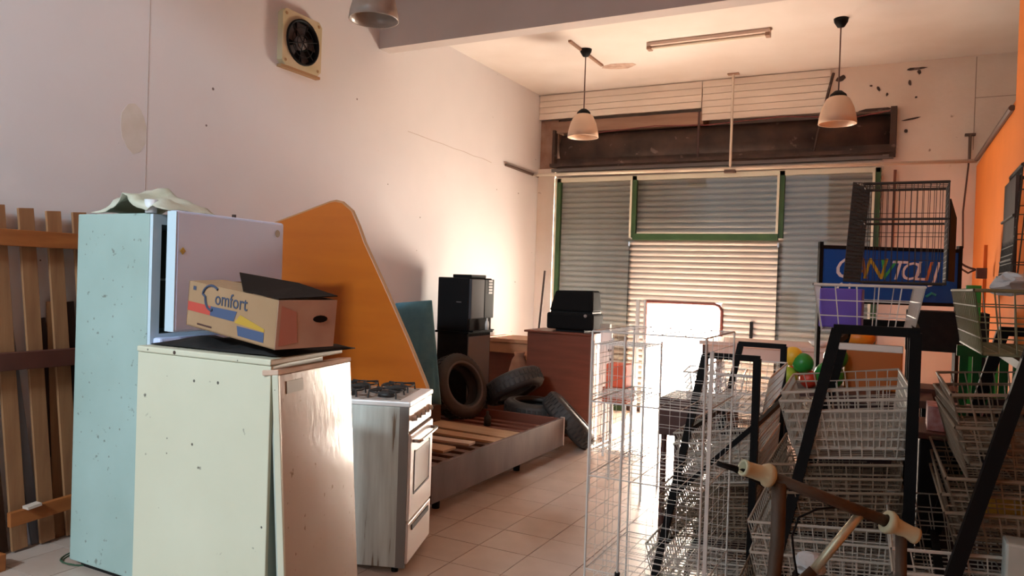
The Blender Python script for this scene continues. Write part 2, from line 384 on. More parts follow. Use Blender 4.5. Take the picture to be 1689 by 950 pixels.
tag(obj('hanger_strip', MB().path([(-.705, 8.44, 3.75), (-.74, 8.44, 3.6), (-.872, 8.44, 2.95)], .014, 6), m_dark), 'dark thin metal strip slanting down beside the right pendant lamp', 'strip')
tag(obj('hanger_strip', MB().box(-2.095, -2.075, 8.42, 8.44, 2.94, 3.46), m_dkbrown), 'brown upright metal strip at the step of the siding boards', 'strip')

# shop front frame with glass
sf = thing('shop_front_frame', 'green and cream shop front frame with glass panes in front of the shutter', 'shop front', (-2.0, 8.42, 0))
def post(x, z0, z1, w=.05):
    p = obj('post', MB().box(x-w/2, x+w/2, 8.385, 8.44, z0, z1), m_green, sf, world=True)
    obj('post_edge', MB().box(x-w/2-.014, x-w/2+.012, 8.375, 8.383, z0, z1), m_alu, p)
    o = D.objects[p.name]; return o
for x, z0 in ((-3.76, 0), (-2.80, 2.03), (-1.17, 2.03), (-.255, 0)):
    p = obj('post', MB().box(x-.025, x+.03, 8.385, 8.44, z0, 2.745), m_green, sf, world=True)
    c = MB().box(x-.045, x-.020, 8.375, 8.384, z0, 2.745); c.v = [(a+2.0, b-8.42, d) for a, b, d in c.v]
    obj('post_edge', c, m_alu, p)
obj('transom_rail', MB().box(-2.80, -1.19, 8.37, 8.44, 2.005, 2.075), m_green, sf, world=True)
obj('head_rail', MB().box(-3.78, -.23, 8.385, 8.44, 2.70, 2.75), m_alu, sf, world=True)
obj('sill_rail', MB().box(-3.73, -2.83, 8.385, 8.44, 0, .06), m_green, sf, world=True)
obj('sill_rail', MB().box(-1.14, -.28, 8.385, 8.44, 0, .06), m_green, sf, world=True)
for x0, x1, z0, z1 in ((-3.73, -2.83, .06, 2.70), (-2.77, -1.2, 2.075, 2.70), (-1.14, -.28, .06, 2.70)):
    obj('pane', MB().box(x0, x1, 8.41, 8.416, z0, z1), m_glass, sf, world=True)
for x, a, lab in ((-2.83, 188, 'frameless glass door swung inward left of the street door'), (-1.18, 174, 'frameless glass door swung inward right of the street door')):
    t = thing('glass_door', lab, 'door', (x, 8.36, 0), a-90)
    # local +X runs along the leaf
    obj('pane', MB().box(.02, .74, -.004, .004, .01, 1.98), m_glass, t)
    obj('edge_strip', MB().box(.735, .75, -.008, .008, .01, 1.98), m_green, t)
    obj('hinge', MB().box(.0, .05, -.008, .008, 1.93, 1.98), m_chrome, t)
    obj('handle', MB().tube((.68, -.03, .85), (.68, -.03, 1.15), .012).tube((.68, -.03, .9), (.68, 0, .9), .008).tube((.68, -.03, 1.1), (.68, 0, 1.1), .008), m_black, t)

# outside
struct('trim_2', MB().box(-12, 10, 8.76, 12.4, -.2, -.03), m_pave)
struct('trim_3', MB().box(-12, 10, 12.4, 60, -.35, -.15), mat('asphalt', (.30, .29, .28), .9))

# ------------------------------------------------------------------ pipes, ceiling fittings
tag(obj('conduit_pipe', MB().tube((-4.09, 8.32, 2.79), (.59, 8.32, 2.765), .018, 10), m_pipe, smooth=True), 'long pale horizontal pipe running across the room above the shutter', 'pipe')
tag(obj('fluorescent_tube', MB().tube((-4.0, 8.285, 2.785), (-2.42, 8.285, 2.778), .017, 10), m_tube, smooth=True), 'bare cream fluorescent tube along the left end of the long pipe', 'tube light')
tag(obj('wall_pipe', MB().tube((-4.08, 7.60, 2.81), (-4.08, 8.46, 2.795), .016, 8), m_pipe2), 'short dark pipe end on the white left wall', 'pipe')
tag(obj('wall_pipe', MB().tube((.585, 5.72, 2.70), (.585, 8.3, 2.775), .02, 8), m_pipe2), 'dark pipe sloping along the top of the orange wall', 'pipe')
hr = thing('hanging_rod', 'thin pale vertical rod from the ceiling to the long pipe', 'rod', (-1.70, 8.32, 2.77))
obj('rod', MB().tube((-1.70, 8.32, 2.77), (-1.70, 8.32, ZC), .014, 8), m_pipe, hr, world=True)
obj('ceiling_plate', MB().box(-1.76, -1.64, 8.29, 8.35, ZC-.012, ZC), m_edge, hr, world=True)
obj('clamp', MB().box(-1.76, -1.64, 8.29, 8.35, 2.735, 2.76), m_pipe2, hr, world=True)
cf = thing('ceiling_light_fitting', 'long narrow fluorescent batten fixed flat to the ceiling between the pendants', 'ceiling light', (-1.68, 7.0, ZC))
obj('housing', MB().box(-2.25, -1.12, 6.95, 7.05, ZC-.035, ZC), mat('batten_paint', (.62, .48, .40), .6), cf, world=True, bevel=.006)
obj('lamp_tube', MB().tube((-2.21, 7.0, ZC-.05), (-1.16, 7.0, ZC-.05), .013, 8), m_tube, cf, world=True)
obj('end_cap', MB().box(-2.25, -2.21, 6.96, 7.04, ZC-.065, ZC-.03), m_edge, cf, world=True)
obj('end_cap', MB().box(-1.16, -1.12, 6.96, 7.04, ZC-.065, ZC-.03), m_edge, cf, world=True)
tag(obj('ceiling_track', MB().box(-2.92, -2.89, 6.62, 7.5, ZC-.02, ZC), m_edge), 'thin brown cable track on the ceiling by the left pendant', 'track')
tag(obj('ceiling_damage_patch', MB().prism([(.2*math.cos(t)*random.uniform(.7, 1.1), .13*math.sin(t)*random.uniform(.7, 1.1)) for t in [i*.63 for i in range(10)]], .003, T(-2.76, 7.62, ZC-.003)), mat('flaked_ceiling', (.56, .42, .34), .9, var=(.36, .24, .18), vscale=14)), 'flaked paint patch on the ceiling behind the left pendant', 'damage')
def pendant(label, x, y, ztop, zrim, rad, shade, group=None):
    t = thing('pendant_lamp', label, 'pendant lamp', (x, y, zrim), 0, group)
    obj('ceiling_rose', MB().lathe([(.001, -.075), (.03, -.07), (.055, -.03), (.06, 0), (.001, 0)], 16, T(0, 0, ztop-zrim)), m_black, t, smooth=True)
    obj('cord', MB().tube((0, 0, .25), (0, 0, ztop-zrim-.06), .006, 6), m_cable, t)
    obj('lamp_holder', MB().lathe([(.001, .285), (.03, .28), (.065, .25), (.07, .225), (.001, .22)], 16), m_black, t, smooth=True)
    k = rad/.155
    obj('lamp_shade', MB().lathe([(.06, .235), (.095*k, .21), (.128*k, .14), (.148*k, .06), (.155*k, 0), (.148*k, 0), (.14*k, .06), (.12*k, .135), (.088*k, .2), (.055, .225)], 28), shade, t, smooth=True)
    obj('bulb', MB().sphere((0, 0, .12), .032, 12, 8), m_tube, t, smooth=True)
pendant('pendant lamp with cream dome shade and black cap left of the ceiling batten', -2.87, 6.95, ZC, 2.935, .155, m_shade)
pendant('pendant lamp with cream dome shade on a long cord right of the ceiling batten', -.537, 6.95, ZC, 2.915, .155, m_shade)
pendant('large dusty glass pendant shade in front of the grey beam, nearest lamp', -3.165, 3.98, ZN, 3.185, .165, m_shade2)

# wall fan
fn = thing('wall_fan', 'yellowed square extractor fan with round black grille high on the left wall', 'fan', (-4.1, 4.26, 3.22))
# local: fan plane = YZ, +X into the room
def ring(r_in, r_out, x0, x1, n=36):
    b = MB(); pr = [(r_in, x0), (r_out, x0), (r_out, x1), (r_in, x1)]
    return b.lathe(pr, n, RY(90), close=True)
a = .205
fr = MB()
for i in range(36):
    t0_, t1_ = 2*math.pi*i/36, 2*math.pi*(i+1)/36
    def sq(t):
        c, s_ = math.cos(t), math.sin(t); k = a/max(abs(c), abs(s_)); return c*k, s_*k
    (y0, z0), (y1, z1) = sq(t0_), sq(t1_); ri = .165
    p = [(.05, ri*math.cos(t0_), ri*math.sin(t0_)), (.05, y0, z0), (.05, y1, z1), (.05, ri*math.cos(t1_), ri*math.sin(t1_))]
    fr.add(p+[(0, *q[1:]) for q in p], [(0,1,2,3), (1,5,6,2), (3,7,4,0)])
obj('frame', fr, m_fan, fn)
obj('rim', ring(.155, .17, .0, .062), m_black, fn, smooth=True)
obj('back_plate', MB().lathe([(.001, .004), (.165, .004)], 30, RY(90)), m_blackm, fn)
obj('motor', MB().lathe([(.001, .05), (.05, .048), (.055, .0), (.001, .0)], 20, RY(90)), m_grey, fn, smooth=True)
for k in range(5):
    b = MB().add([(.02, .045, -.02), (.035, .15, -.06), (.012, .15, .05), (.01, .045, .02)], [(0,1,2,3)], RX(72*k+10))
    bl = obj('blade', b, m_blade, fn)
    s_ = bl.modifiers.new('thickness', 'SOLIDIFY'); s_.thickness = .004
g = MB()
for k in range(3): g.tube((.056, .15*math.cos(R(60*k+15)), .15*math.sin(R(60*k+15))), (.056, -.15*math.cos(R(60*k+15)), -.15*math.sin(R(60*k+15))), .004, 5)
for q in (.06, .11): g.path([(.056, q*math.cos(2*math.pi*i/24), q*math.sin(2*math.pi*i/24)) for i in range(25)], .003, 5)
obj('grille', g, m_blackm, fn)
obj('dirt_edge', MB().box(0, .045, -.205, .205, -.225, -.2055), m_fanr, fn)
for k, (y, z) in enumerate(((-.17, -.17), (.17, -.17), (-.17, .17), (.17, .17))):
    obj('screw', MB().lathe([(.001, .056), (.01, .055), (.012, .05)], 10, T(0, y, z) @ RY(90)), m_fanr, fn)

# ------------------------------------------------------------------ fence and planks against left wall
def leaning(y, z0, h, wd, tilt, x, th=.018, lean=1.2):
    return T(x, y, z0) @ RX(tilt) @ RY(-lean), MB().box(0, th, -wd/2, wd/2, 0, h)
fc = thing('picket_fence_panel', 'raw pine picket fence panel with three cross rails leaning on the left wall', 'fence', (-4.03, 2.3, 0))
for k in range(8):
    y = 1.86+.143*k
    mm, b = leaning(y, 0.012, 1.79-.012*random.random(), .078, 4.4, -4.035)
    b2 = MB(); b2.add(b.v, b.f, mm)
    obj('picket', b2, m_fence, fc, world=True, bevel=.002)
for z, mm_, t_, x_ in ((1.585, m_rail, .085, -4.045), (.955, m_raild, .09, -4.02)):
    obj('cross_rail', MB().box(x_, x_+.03+.02, 1.6, 2.85, z, z+t_), mm_, fc, world=True, bevel=.003)
obj('cross_rail', MB().box(0, .03, -.05, .75, -.045, .03, T(-3.985, 2.25, .205) @ RX(3)), m_rail, fc, world=True, bevel=.003)
for i, (y, h, wd, tilt, m_, x, lab) in enumerate((
    (2.06, 1.55, .07, 5.5, m_dkplank, -4.075, 'dark brown loose plank standing behind the fence at the frame edge'),
    (2.225, 1.60, .06, 6.5, m_dkplank, -4.075, 'dark weathered plank behind the fence, next to the blue-grey one'),
    (2.40, 1.42, .055, 8.5, m_bluegrey, -4.075, 'blue-grey painted plank standing behind the pickets'),
    (2.52, 1.30, .06, 3.0, m_fence, -4.075, 'light pine offcut behind the fence beside the maroon boards'),
    (2.66, 1.30, .10, 6.0, m_maroon, -4.08, 'dark maroon board behind the fence nearest the fridge'),
    (2.56, 1.22, .06, 8.0, m_maroon, -4.08, 'narrower maroon board behind the fence left of the wide one'))):
    mm, b = leaning(y, .0, h, wd, tilt, x, .014, 0.3)
    b2 = MB(); b2.add(b.v, b.f, mm); tag(obj('loose_plank', b2, m_, bevel=.002), lab, 'plank', 'loose planks behind the fence')
tag(obj('timber_offcut', MB().box(0, .12, -.35, .10, 0, .085, T(-3.93, 2.0, .0) @ RZ(6)), m_rail, bevel=.004), 'short orange timber block on the floor at the fence foot', 'timber')
tag(obj('white_scrap', MB().box(0, .05, 0, .07, 0, .014, T(-3.975, 2.27, .237) @ RX(6)), m_pale), 'small white scrap lying on the lowest fence rail', 'scrap')
tag(obj('floor_cable', MB().path([(-3.66+.14*math.cos(t)*(1-.03*t), 2.42+.12*math.sin(t), .006+.004*math.sin(3*t)) for t in [i*.35 for i in range(34)]], .004, 5), mat('green_cable', (.04, .09, .05), .5)), 'thin green cable coiled on the floor beside the tall fridge', 'cable')

# ------------------------------------------------------------------ tall fridge
fg = thing('tall_fridge', 'tall pale blue two door fridge with its upper door ajar', 'fridge', (-3.35, 2.70, 0))
x0, x1, y0, y1, H = -3.64, -3.085, 2.31, 3.06, 1.752
b = MB().box(x0, x1-.02, y0, y0+.045, .03, H).box(x0, x1-.02, y1-.045, y1, .03, H).box(x0, x0+.05, y0+.046, y1-.046, .03, H-.051).box(x0, x1-.02, y0+.046, y1-.046, H-.05, H).box(x0+.051, x1-.02, y0+.046, y1-.046, .04, 1.16)
obj('body', b, m_fridge, fg, world=True, bevel=.006)
obj('front_frame', MB().box(x1-.02, x1, y0+.004, y0+.05, .03, H-.004).box(x1-.02, x1, y1-.05, y1-.004, .03, H-.004).box(x1-.02, x1, y0+.05, y1-.05, H-.05, H-.004).box(x1-.02, x1, y0+.05, y1-.05, 1.14, 1.19), m_gasket, fg, world=True)
b = MB().box(x0+.06, x0+.07, y0+.05, y1-.05, 1.17, H-.055)
obj('freezer_liner', b, mat('dark_liner', (.16, .15, .11), .7), fg, world=True)  # liner back in one dark colour
obj('shelf', MB().grid((x0+.08, y0+.05, 1.44), (.4, 0, 0), (0, .64, 0), 12, 3, .003), m_wd, fg, world=True)
du = obj('upper_door', MB().box(0, .055, -.755, 0, 0, .56), m_fdoor, fg, bevel=.012)
du.matrix_basis = T(-3.078+3.35, 3.075-2.70, 1.205) @ RZ(6)
e = obj('door_edge', MB().box(.001, .054, -.757, -.7545, .004, .556), m_gasket, du)
obj('emblem', MB().lathe([(.001, .003), (.016, .002), (.018, 0)], 4, T(.0555, -.715, .375) @ RY(90)), m_yel, du)
obj('emblem', MB().lathe([(.001, .003), (.017, .002), (.02, 0)], 16, T(.0555, -.055, .50) @ RY(90)), m_stain, du)
dl = obj('lower_door', MB().box(0, .055, -.755, 0, 0, 1.10), m_fdoor, fg, bevel=.012)
dl.matrix_basis = T(-3.078+3.35, 3.075-2.70, .075)
obj('door_gasket', MB().box(-.015, 0, -.74, -.015, .02, .54), mat('gasket_grey', (.35, .35, .36), .6), du)
obj('foot', MB().box(x0+.05, x1-.05, y0+.03, y1-.05, 0, .03), m_blackm, fg, world=True)
obj('hinge_pin', MB().box(-3.10, -3.07, 2.99, 3.04, H, H+.012), m_black, fg, world=True)
tag(obj('steel_pin', MB().tube((-3.30, 2.98, H+.0), (-3.30, 2.98, H+.055), .012, 8), m_dark), 'short dark metal pin standing on the fridge top', 'pin')
# crumpled bag on the fridge
b = MB(); nx, ny = 26, 14; vs = []
import mathutils.noise as mn
for i in range(nx):
    for j in range(ny):
        u, v = i/(nx-1), j/(ny-1)
        x = -3.52+.52*u; y = 2.30+.34*v + .03*math.sin(7*u)
        ridge = .10*math.exp(-((u-.42)/.22)**2)+.035*math.exp(-((u-.1)/.16)**2)+.04*math.exp(-((u-.75)/.2)**2)
        z = 1.775+ridge*(.55+.45*math.sin(math.pi*min(1, v*1.1))) + .035*mn.noise((x*9, y*9, 1.3)) + .018*mn.noise((x*24, y*24, 4))
        if j == 0: z -= .012*(1+math.sin(11*u))
        edge = min(1, 6*min(u, 1-u)); z = 1.758+(z-1.758)*(.35+.65*edge)
        vs.append((x, y+.02*mn.noise((x*14, 3, z*5)), max(z, 1.757)))
fs = [(i*ny+j, (i+1)*ny+j, (i+1)*ny+j+1, i*ny+j+1) for i in range(nx-1) for j in range(ny-1)]
b.add(vs, fs)
bg_ = obj('plastic_bag', b, m_bag, smooth=True); sm = bg_.modifiers.new('thickness', 'SOLIDIFY'); sm.thickness = .004
tag(bg_, 'crumpled off white plastic bag draped on top of the tall fridge', 'bag')
tag(obj('white_cup', MB().lathe([(.001, .0), (.026, 0), (.030, .062), (.026, .062), (.023, .006), (.001, .006)], 18, T(-3.115, 2.325, H+.001)), mat('white_plastic', (.70, .74, .76), .4), smooth=True), 'small white plastic cup at the fridge top corner under the bag', 'cup')

# ------------------------------------------------------------------ cream cabinet (old fridge turned) and leaning door
fz = thing('cream_fridge_cabinet', 'waist high stained cream fridge cabinet standing in front of the tall blue fridge', 'fridge', (-2.1, 1.95, 0))
X0, X1, Y0, Y1, HH = -2.395, -1.757, 1.75, 2.13, 1.222
obj('face_panel', MB().box(X0, X1-.0, Y0, Y0+.014, .06, HH-.022), m_cream, fz, world=True, bevel=.003)
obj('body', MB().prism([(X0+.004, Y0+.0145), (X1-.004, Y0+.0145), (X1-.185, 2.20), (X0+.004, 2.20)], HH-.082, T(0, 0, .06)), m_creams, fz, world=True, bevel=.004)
obj('top_panel', MB().prism([(X0-.002, Y0-.004), (X1+.003, Y0-.004), (X1-.095, 2.205), (X0-.002, 2.205)], .021, T(0, 0, HH-.021)), m_cream, fz, world=True, bevel=.005)
obj('plinth', MB().box(X0+.03, X1-.2, Y0+.03, Y1-.02, 0, .06), m_blackm, fz, world=True)
obj('screw', MB().lathe([(.001, .002), (.006, .0015), (.007, 0)], 8, T(-2.20, Y0-.004, HH-.011) @ RX(90)), m_dark, fz, world=True)
# black rumpled sheet on the cabinet top
b = MB(); n1, n2 = 22, 12; vs = []
for i in range(n1):
    for j in range(n2):
        u, v = i/(n1-1), j/(n2-1)
        x = -2.38+.60*u; y = 1.79+.40*v
        z = HH+.004+max(0, .028*(1+mn.noise((x*10, y*10, 2)))*(min(1, 5*min(u, 1-u, v, 1-v))+.1))*(.6+.5*math.sin(5*u+3*v)**2)
        vs.append((x, y, min(z, HH+.055-.02*u)))
b.add(vs, [(i*n2+j, (i+1)*n2+j, (i+1)*n2+j+1, i*n2+j+1) for i in range(n1-1) for j in range(n2-1)])
o = obj('black_plastic_sheet', b, m_blackm, smooth=True); s_ = o.modifiers.new('thickness', 'SOLIDIFY'); s_.thickness = .003; s_.offset = -1
tag(o, 'rumpled black plastic sheet lying on the cream cabinet under the cardboard box', 'sheet')
# leaning door: plane leans against the right side of the cabinet
ld = thing('loose_fridge_door', 'worn pinkish fridge door leaning against the side of the cream cabinet', 'door', (-1.60, 2.05, 0))
lean = RY(-4.6); Ml = T(-1.640, 1.755, 0) @ RZ(20) @ lean @ T(0, 0, .012) @ RX(-2.2)
obj('door_panel', MB().box(-.006, .006, 0, .655, .0, 1.165, Ml), m_ldoor, ld, world=True, bevel=.003)
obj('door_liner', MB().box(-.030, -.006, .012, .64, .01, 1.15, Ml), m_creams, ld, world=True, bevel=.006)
obj('edge_trim', MB().box(-.012, .009, -.012, .002, 0, 1.165, Ml), m_cream, ld, world=True, bevel=.002)
obj('edge_trim', MB().box(-.045, .010, -.012, .655, 1.165, 1.182, Ml), m_cardl, ld, world=True, bevel=.003)
obj('name_plate', MB().box(.006, .009, .05, .18, 1.10, 1.14, Ml), m_stain, ld, world=True)
# ------------------------------------------------------------------ cardboard box
BX = T(-2.255, 1.835, HH+.078) @ RZ(-9) @ RY(5.3) @ RX(0)
bx = thing('cardboard_box', 'brown printed cardboard carton with open flaps coloured dark as in shade lying on the cream cabinet', 'box', (-2.0, 1.95, HH+.05))
inv = bx.matrix_basis.inverted()
Lb, Wb, Hb = .515, .235, .158
b = MB(); t_ = .004
b.box(0, Lb, 0, t_, 0, Hb, BX).box(0, Lb, Wb-t_, Wb, 0, Hb, BX).box(0, t_, 0, Wb, 0, Hb, BX).box(0, Lb, 0, Wb, 0, t_, BX)
obj('carton', b, m_card, bx, world=True)
obj('end_panel', MB().box(Lb-t_, Lb+.001, 0, Wb, 0, Hb, BX), m_cardl, bx, world=True)
obj('top_flap', MB().add([(0, 0, Hb), (.38, 0, Hb+.001), (.17, .12, Hb+.01), (.0, .13, Hb+.006)], [(0,1,2,3)], BX), m_card, bx, world=True)
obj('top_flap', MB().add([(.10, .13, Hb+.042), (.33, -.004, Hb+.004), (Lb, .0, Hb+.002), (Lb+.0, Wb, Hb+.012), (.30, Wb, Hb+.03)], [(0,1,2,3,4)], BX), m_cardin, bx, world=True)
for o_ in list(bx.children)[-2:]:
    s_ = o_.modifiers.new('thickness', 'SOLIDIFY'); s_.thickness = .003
def pr(pts, m_, nm='print_patch'):
    return obj(nm, MB().add([(x, -.0012, z) for x, z in pts], [tuple(range(len(pts)))], BX), m_, bx, world=True)
pr([(.004, .055), (.145, .055), (.145, .087), (.004, .087)], m_red, 'red_stripe')
pr([(.145, .055), (.285, .055), (.30, .09), (.145, .087)], m_blue, 'blue_band')
pr([(.29, .052), (.455, .046), (.455, .056), (.32, .082)], m_yel, 'yellow_flash')
pr([(.315, .012), (.455, .012), (.455, .044), (.305, .044)], m_blue, 'blue_band')
pr([(.07, .012), (.16, .012), (.16, .018), (.07, .018)], m_dkbrown, 'print_line')
pr([(.03, .13), (.048, .13), (.048, .144), (.03, .144)], m_navy, 'print_mark')
TM = inv @ BX @ T(0, -.0015, 0) @ RX(90)
text('lettering', 'omfort', .066, m_navy, bx, TM @ T(.168, .097, 0) @ RZ(1), shear=.0)
obj('lettering_swoosh', MB().path([(.147+.036*math.cos(R(a_))*(1 if a_ > 180 else 1.5), -.002, .116+.042*math.sin(R(a_))) for a_ in range(50, 300, 12)], .0045, 6, mtx=BX), m_navy, bx, world=True)
obj('handle_hole', MB().prism([(.03*math.cos(t), .012*math.sin(t)) for t in [i*math.pi/6 for i in range(12)]], .002, BX @ T(Lb+.0005, Wb*.72, .095) @ RZ(90) @ RX(90)), m_cardin, bx, world=True)
obj('red_print', MB().add([(Lb+.0018, .012, .01), (Lb+.0018, .085, .02), (Lb+.0018, .07, .12), (Lb+.0018, .012, .14)], [(0,1,2,3)], BX), mat('faded_red_print', (.55, .25, .18), .8), bx, world=True)
text('lettering', 'SUAVIZANTE', .017, m_sgw, bx, TM @ T(.168, .066, .0006), ext=.0003) if False else None

# ------------------------------------------------------------------ stove (local: +X = front, rotated)
ang = 19.8
sv = thing('gas_stove', 'rust streaked white gas stove with black burner grates behind the loose door', 'stove', (-2.245, 3.32, 0), ang)
# local frame: x forward(front at 0), y along front -.24..+.24
W2, DP, HS = .235, .50, .86
obj('side_panel', MB().box(-DP, -.03, -W2, -W2+.012, .03, HS-.02), m_stside, sv, bevel=.003)
obj('side_panel', MB().box(-DP, -.03, W2-.012, W2, .03, HS-.02), m_stside, sv, bevel=.003)
obj('corner_strip', MB().box(-.05, -.002, -W2-.001, -W2+.012, .03, HS-.02), mat('stove_corner', (.22, .20, .18), .5), sv)
obj('carcass', MB().box(-DP, -.03, -W2+.0125, W2-.0125, .04, HS-.02), m_stside, sv)
tp = obj('hob', MB().box(-DP-.004, .006, -W2-.006, W2+.006, HS-.019, HS+.008), m_stfront, sv, bevel=.006)
obj('hob_well', MB().box(-DP+.03, -.06, -W2+.02, W2-.02, HS+.0085, HS+.010), mat('hob_grey', (.42, .39, .35), .4, spots=(.12, .09, .06), sscale=14, sthr=.58), tp)
for bx_, by_ in ((-.16, -.11), (-.16, .11), (-.37, -.11), (-.37, .11)):
    br = obj('burner', MB().lathe([(.001, .03), (.035, .03), (.04, .02), (.045, .0)], 18, T(bx_, by_, HS+.010)), m_iron, sv, smooth=True)
    gg = MB()
    for k in range(4):
        c_, s_ = math.cos(R(90*k+45)), math.sin(R(90*k+45))
        gg.path([(bx_+.03*c_, by_+.03*s_, HS+.047), (bx_+.10*c_, by_+.10*s_, HS+.045), (bx_+.105*c_, by_+.105*s_, HS+.010)], .0055, 6)
    gg.path([(bx_+.085*math.cos(2*math.pi*i/16), by_+.085*math.sin(2*math.pi*i/16), HS+.04) for i in range(17)], .005, 6)
    obj('grate', gg, m_iron, sv)
obj('control_panel', MB().box(-.03, 0, -W2+.002, W2-.002, HS-.145, HS-.021), m_stfront, sv, bevel=.004)
for k in range(5):
    kb = obj('knob', MB().lathe([(.001, .022), (.013, .022), (.016, .004), (.018, 0)], 14, T(.0, -.17+.085*k, HS-.083) @ RY(90)), m_white, sv, smooth=True)
    obj('pointer', MB().box(.0225, .025, -.17+.085*k-.002, -.17+.085*k+.002, HS-.095, HS-.07), m_black, kb)
obj('panel_gap', MB().box(-.03, -.012, -W2+.004, W2-.004, HS-.155, HS-.146), m_blackm, sv)
dr = obj('oven_door', MB().box(-.03, .012, -W2+.003, W2-.003, .265, HS-.156), m_stfront, sv, bevel=.006)
hp = MB().path([(.012, -.19, HS-.195), (.045, -.19, HS-.195), (.05, -.15, HS-.195), (.05, .15, HS-.195), (.045, .19, HS-.195), (.012, .19, HS-.195)], .009, 8)
obj('handle', hp, m_chrome, dr, smooth=True)
obj('oven_window', MB().box(.0122, .014, -.15, .15, .40, .60), mat('oven_glass', (.50, .47, .44), .15), dr)
obj('window_trim', MB().box(.0122, .016, .15, .16, .39, .61).box(.0122, .016, -.16, -.15, .39, .61).box(.0122, .016, -.16, .16, .385, .395), m_iron, dr)
wd_ = obj('warming_drawer', MB().box(-.03, .010, -W2+.003, W2-.003, .05, .255), m_stfront, sv, bevel=.006)
obj('handle_recess', MB().box(.0102, .016, -.17, .17, .205, .232), m_iron, wd_)
for y in (-.2, .2):
    for x in (-.06, -.44): obj('foot', MB().tube((x, y, 0), (x, y, .045), .018, 8), m_blackm, sv)

# ------------------------------------------------------------------ big orange board
pts = [(-4.06, .02), (-4.06, 1.745), (-3.757, 1.828), (-3.30, 1.955), (-3.25, 1.962), (-3.19, 1.95), (-3.111, 1.895), (-3.055, 1.80), (-3.007, 1.70), (-2.93, 1.575), (-2.85, 1.445), (-2.758, 1.292), (-2.66, 1.125), (-2.58, .98), (-2.505, .84), (-2.49, .75), (-2.49, .02)]
b = MB(); b.prism(pts, .024, T(0, 3.775, 0) @ RX(90))
tb = thing('table_top_board', 'large orange brown table top with curved edge standing upright behind the stove', 'board', (-3.2, 3.76, 0))
obj('board', b, m_wtop, tb, world=True, bevel=.003)
obj('edge_band', MB().path([(x, 3.763, z) for x, z in pts[1:-1]], .0125, 6), mat('board_edge', (.40, .20, .09), .6), tb, world=True)
obj('floor_batten', MB().box(-4.05, -2.5, 3.74, 3.79, 0, .02), m_dkplank, tb, world=True)

# ------------------------------------------------------------------ bed
bd = thing('bed_frame', 'low scratched wooden bed base with loose planks on its slats', 'bed', (-3.2, 4.9, 0))
BX0, BX1, BY0, BY1, ZB0, ZB1 = -3.92, -2.515, 3.86, 5.88, .10, .335
obj('side_rail', MB().box(BX1-.03, BX1, BY0, BY1, ZB0, ZB1), m_bed, bd, world=True, bevel=.003)
obj('rail_end_cap', MB().box(BX1-.032, BX1+.003, BY1+.0005, BY1+.012, ZB0-.002, ZB1+.003), m_pale, bd, world=True)
obj('side_rail', MB().box(BX0, BX0+.03, BY0, BY1, ZB0, ZB1), m_bed, bd, world=True, bevel=.003)
obj('end_board', MB().box(BX0+.031, BX1-.031, BY1-.03, BY1, ZB0, ZB1-.005), m_bedend, bd, world=True, bevel=.003)
obj('end_board', MB().box(BX0+.031, BX1-.031, BY0, BY0+.03, ZB0, ZB1), m_bedend, bd, world=True, bevel=.003)
for k in range(13):
    y = BY0+.08+k*.145
    obj('bed_slat', MB().box(BX0+.032, BX1-.032, y, y+.07, .255, .275), m_bedend if k > 7 else m_dkplank, bd, world=True)
obj('ledge', MB().box(BX1-.06, BX1-.031, BY0+.031, BY1-.031, .22, .254), m_bed, bd, world=True)
obj('ledge', MB().box(BX0+.031, BX0+.06, BY0+.031, BY1-.031, .22, .254), m_bed, bd, world=True)
for x, y in ((BX1-.12, 5.25), (BX1-.12, 4.1), (BX0+.1, 5.25), (BX0+.1, 4.1)):
    obj('leg', MB().tube((x, y, 0), (x, y, .22), .025, 10, r2=.035), m_blackm, bd, world=True)
for (x0_, x1_, y, wd2, z, a_, m_, lab) in ((-3.75, -2.62, 5.20, .24, .277, -4, m_tan, 'wide tan plank lying across the far bed slats'),
    (-3.7, -2.60, 4.95, .13, .277, -2, m_tan, 'second tan plank on the bed slats, nearer the stove'),
    (-3.7, -2.75, 4.72, .10, .277, 3, m_pale, 'pale board lying on the bed slats nearest the stove'),
    (-3.5, -2.78, 4.50, .16, .277, -3, m_tan, 'wide tan offcut low on the bed slats right behind the stove')):
    b = MB().box(x0_-(x0_+x1_)/2, x1_-(x0_+x1_)/2, -wd2/2, wd2/2, 0, .018, T((x0_+x1_)/2, y, z) @ RZ(a_))
    tag(obj('loose_board', b, m_, bevel=.002), lab, 'plank', 'loose boards on the bed')
tag(obj('dark_bottle', MB().lathe([(.001, 0), (.03, 0), (.03, .07), (.012, .09), (.012, .12), (.001, .12)], 12, T(-3.02, 5.45, .277)), m_iron, smooth=True), 'small dark bottle standing on the bed slats', 'bottle')

# ------------------------------------------------------------------ blue cushion
b = MB(); nx, ny = 9, 12; vs = []
P4 = [Vector((-3.86, 5.22, .46)), Vector((-3.30, 5.16, .46)), Vector((-3.515, 5.30, 1.30)), Vector((-3.95, 5.40, 1.255))]
for side in (0, 1):
    for i in range(nx):
        for j in range(ny):
            u, v = i/(nx-1), j/(ny-1)
            p = (P4[0]*(1-u)+P4[1]*u)*(1-v)+(P4[3]*(1-u)+P4[2]*u)*v
            e_ = min(1, 8*min(u, 1-u))**.5*min(1, 8*min(v, 1-v))**.5
            q = .012+.028*e_; vs.append(p+Vector((.1, -1, .12)).normalized()*(q if side == 0 else -q))
n_ = nx*ny
fs = [(i*ny+j, (i+1)*ny+j, (i+1)*ny+j+1, i*ny+j+1) for i in range(nx-1) for j in range(ny-1)]
fs += [tuple(n_+k for k in reversed(f)) for f in fs]
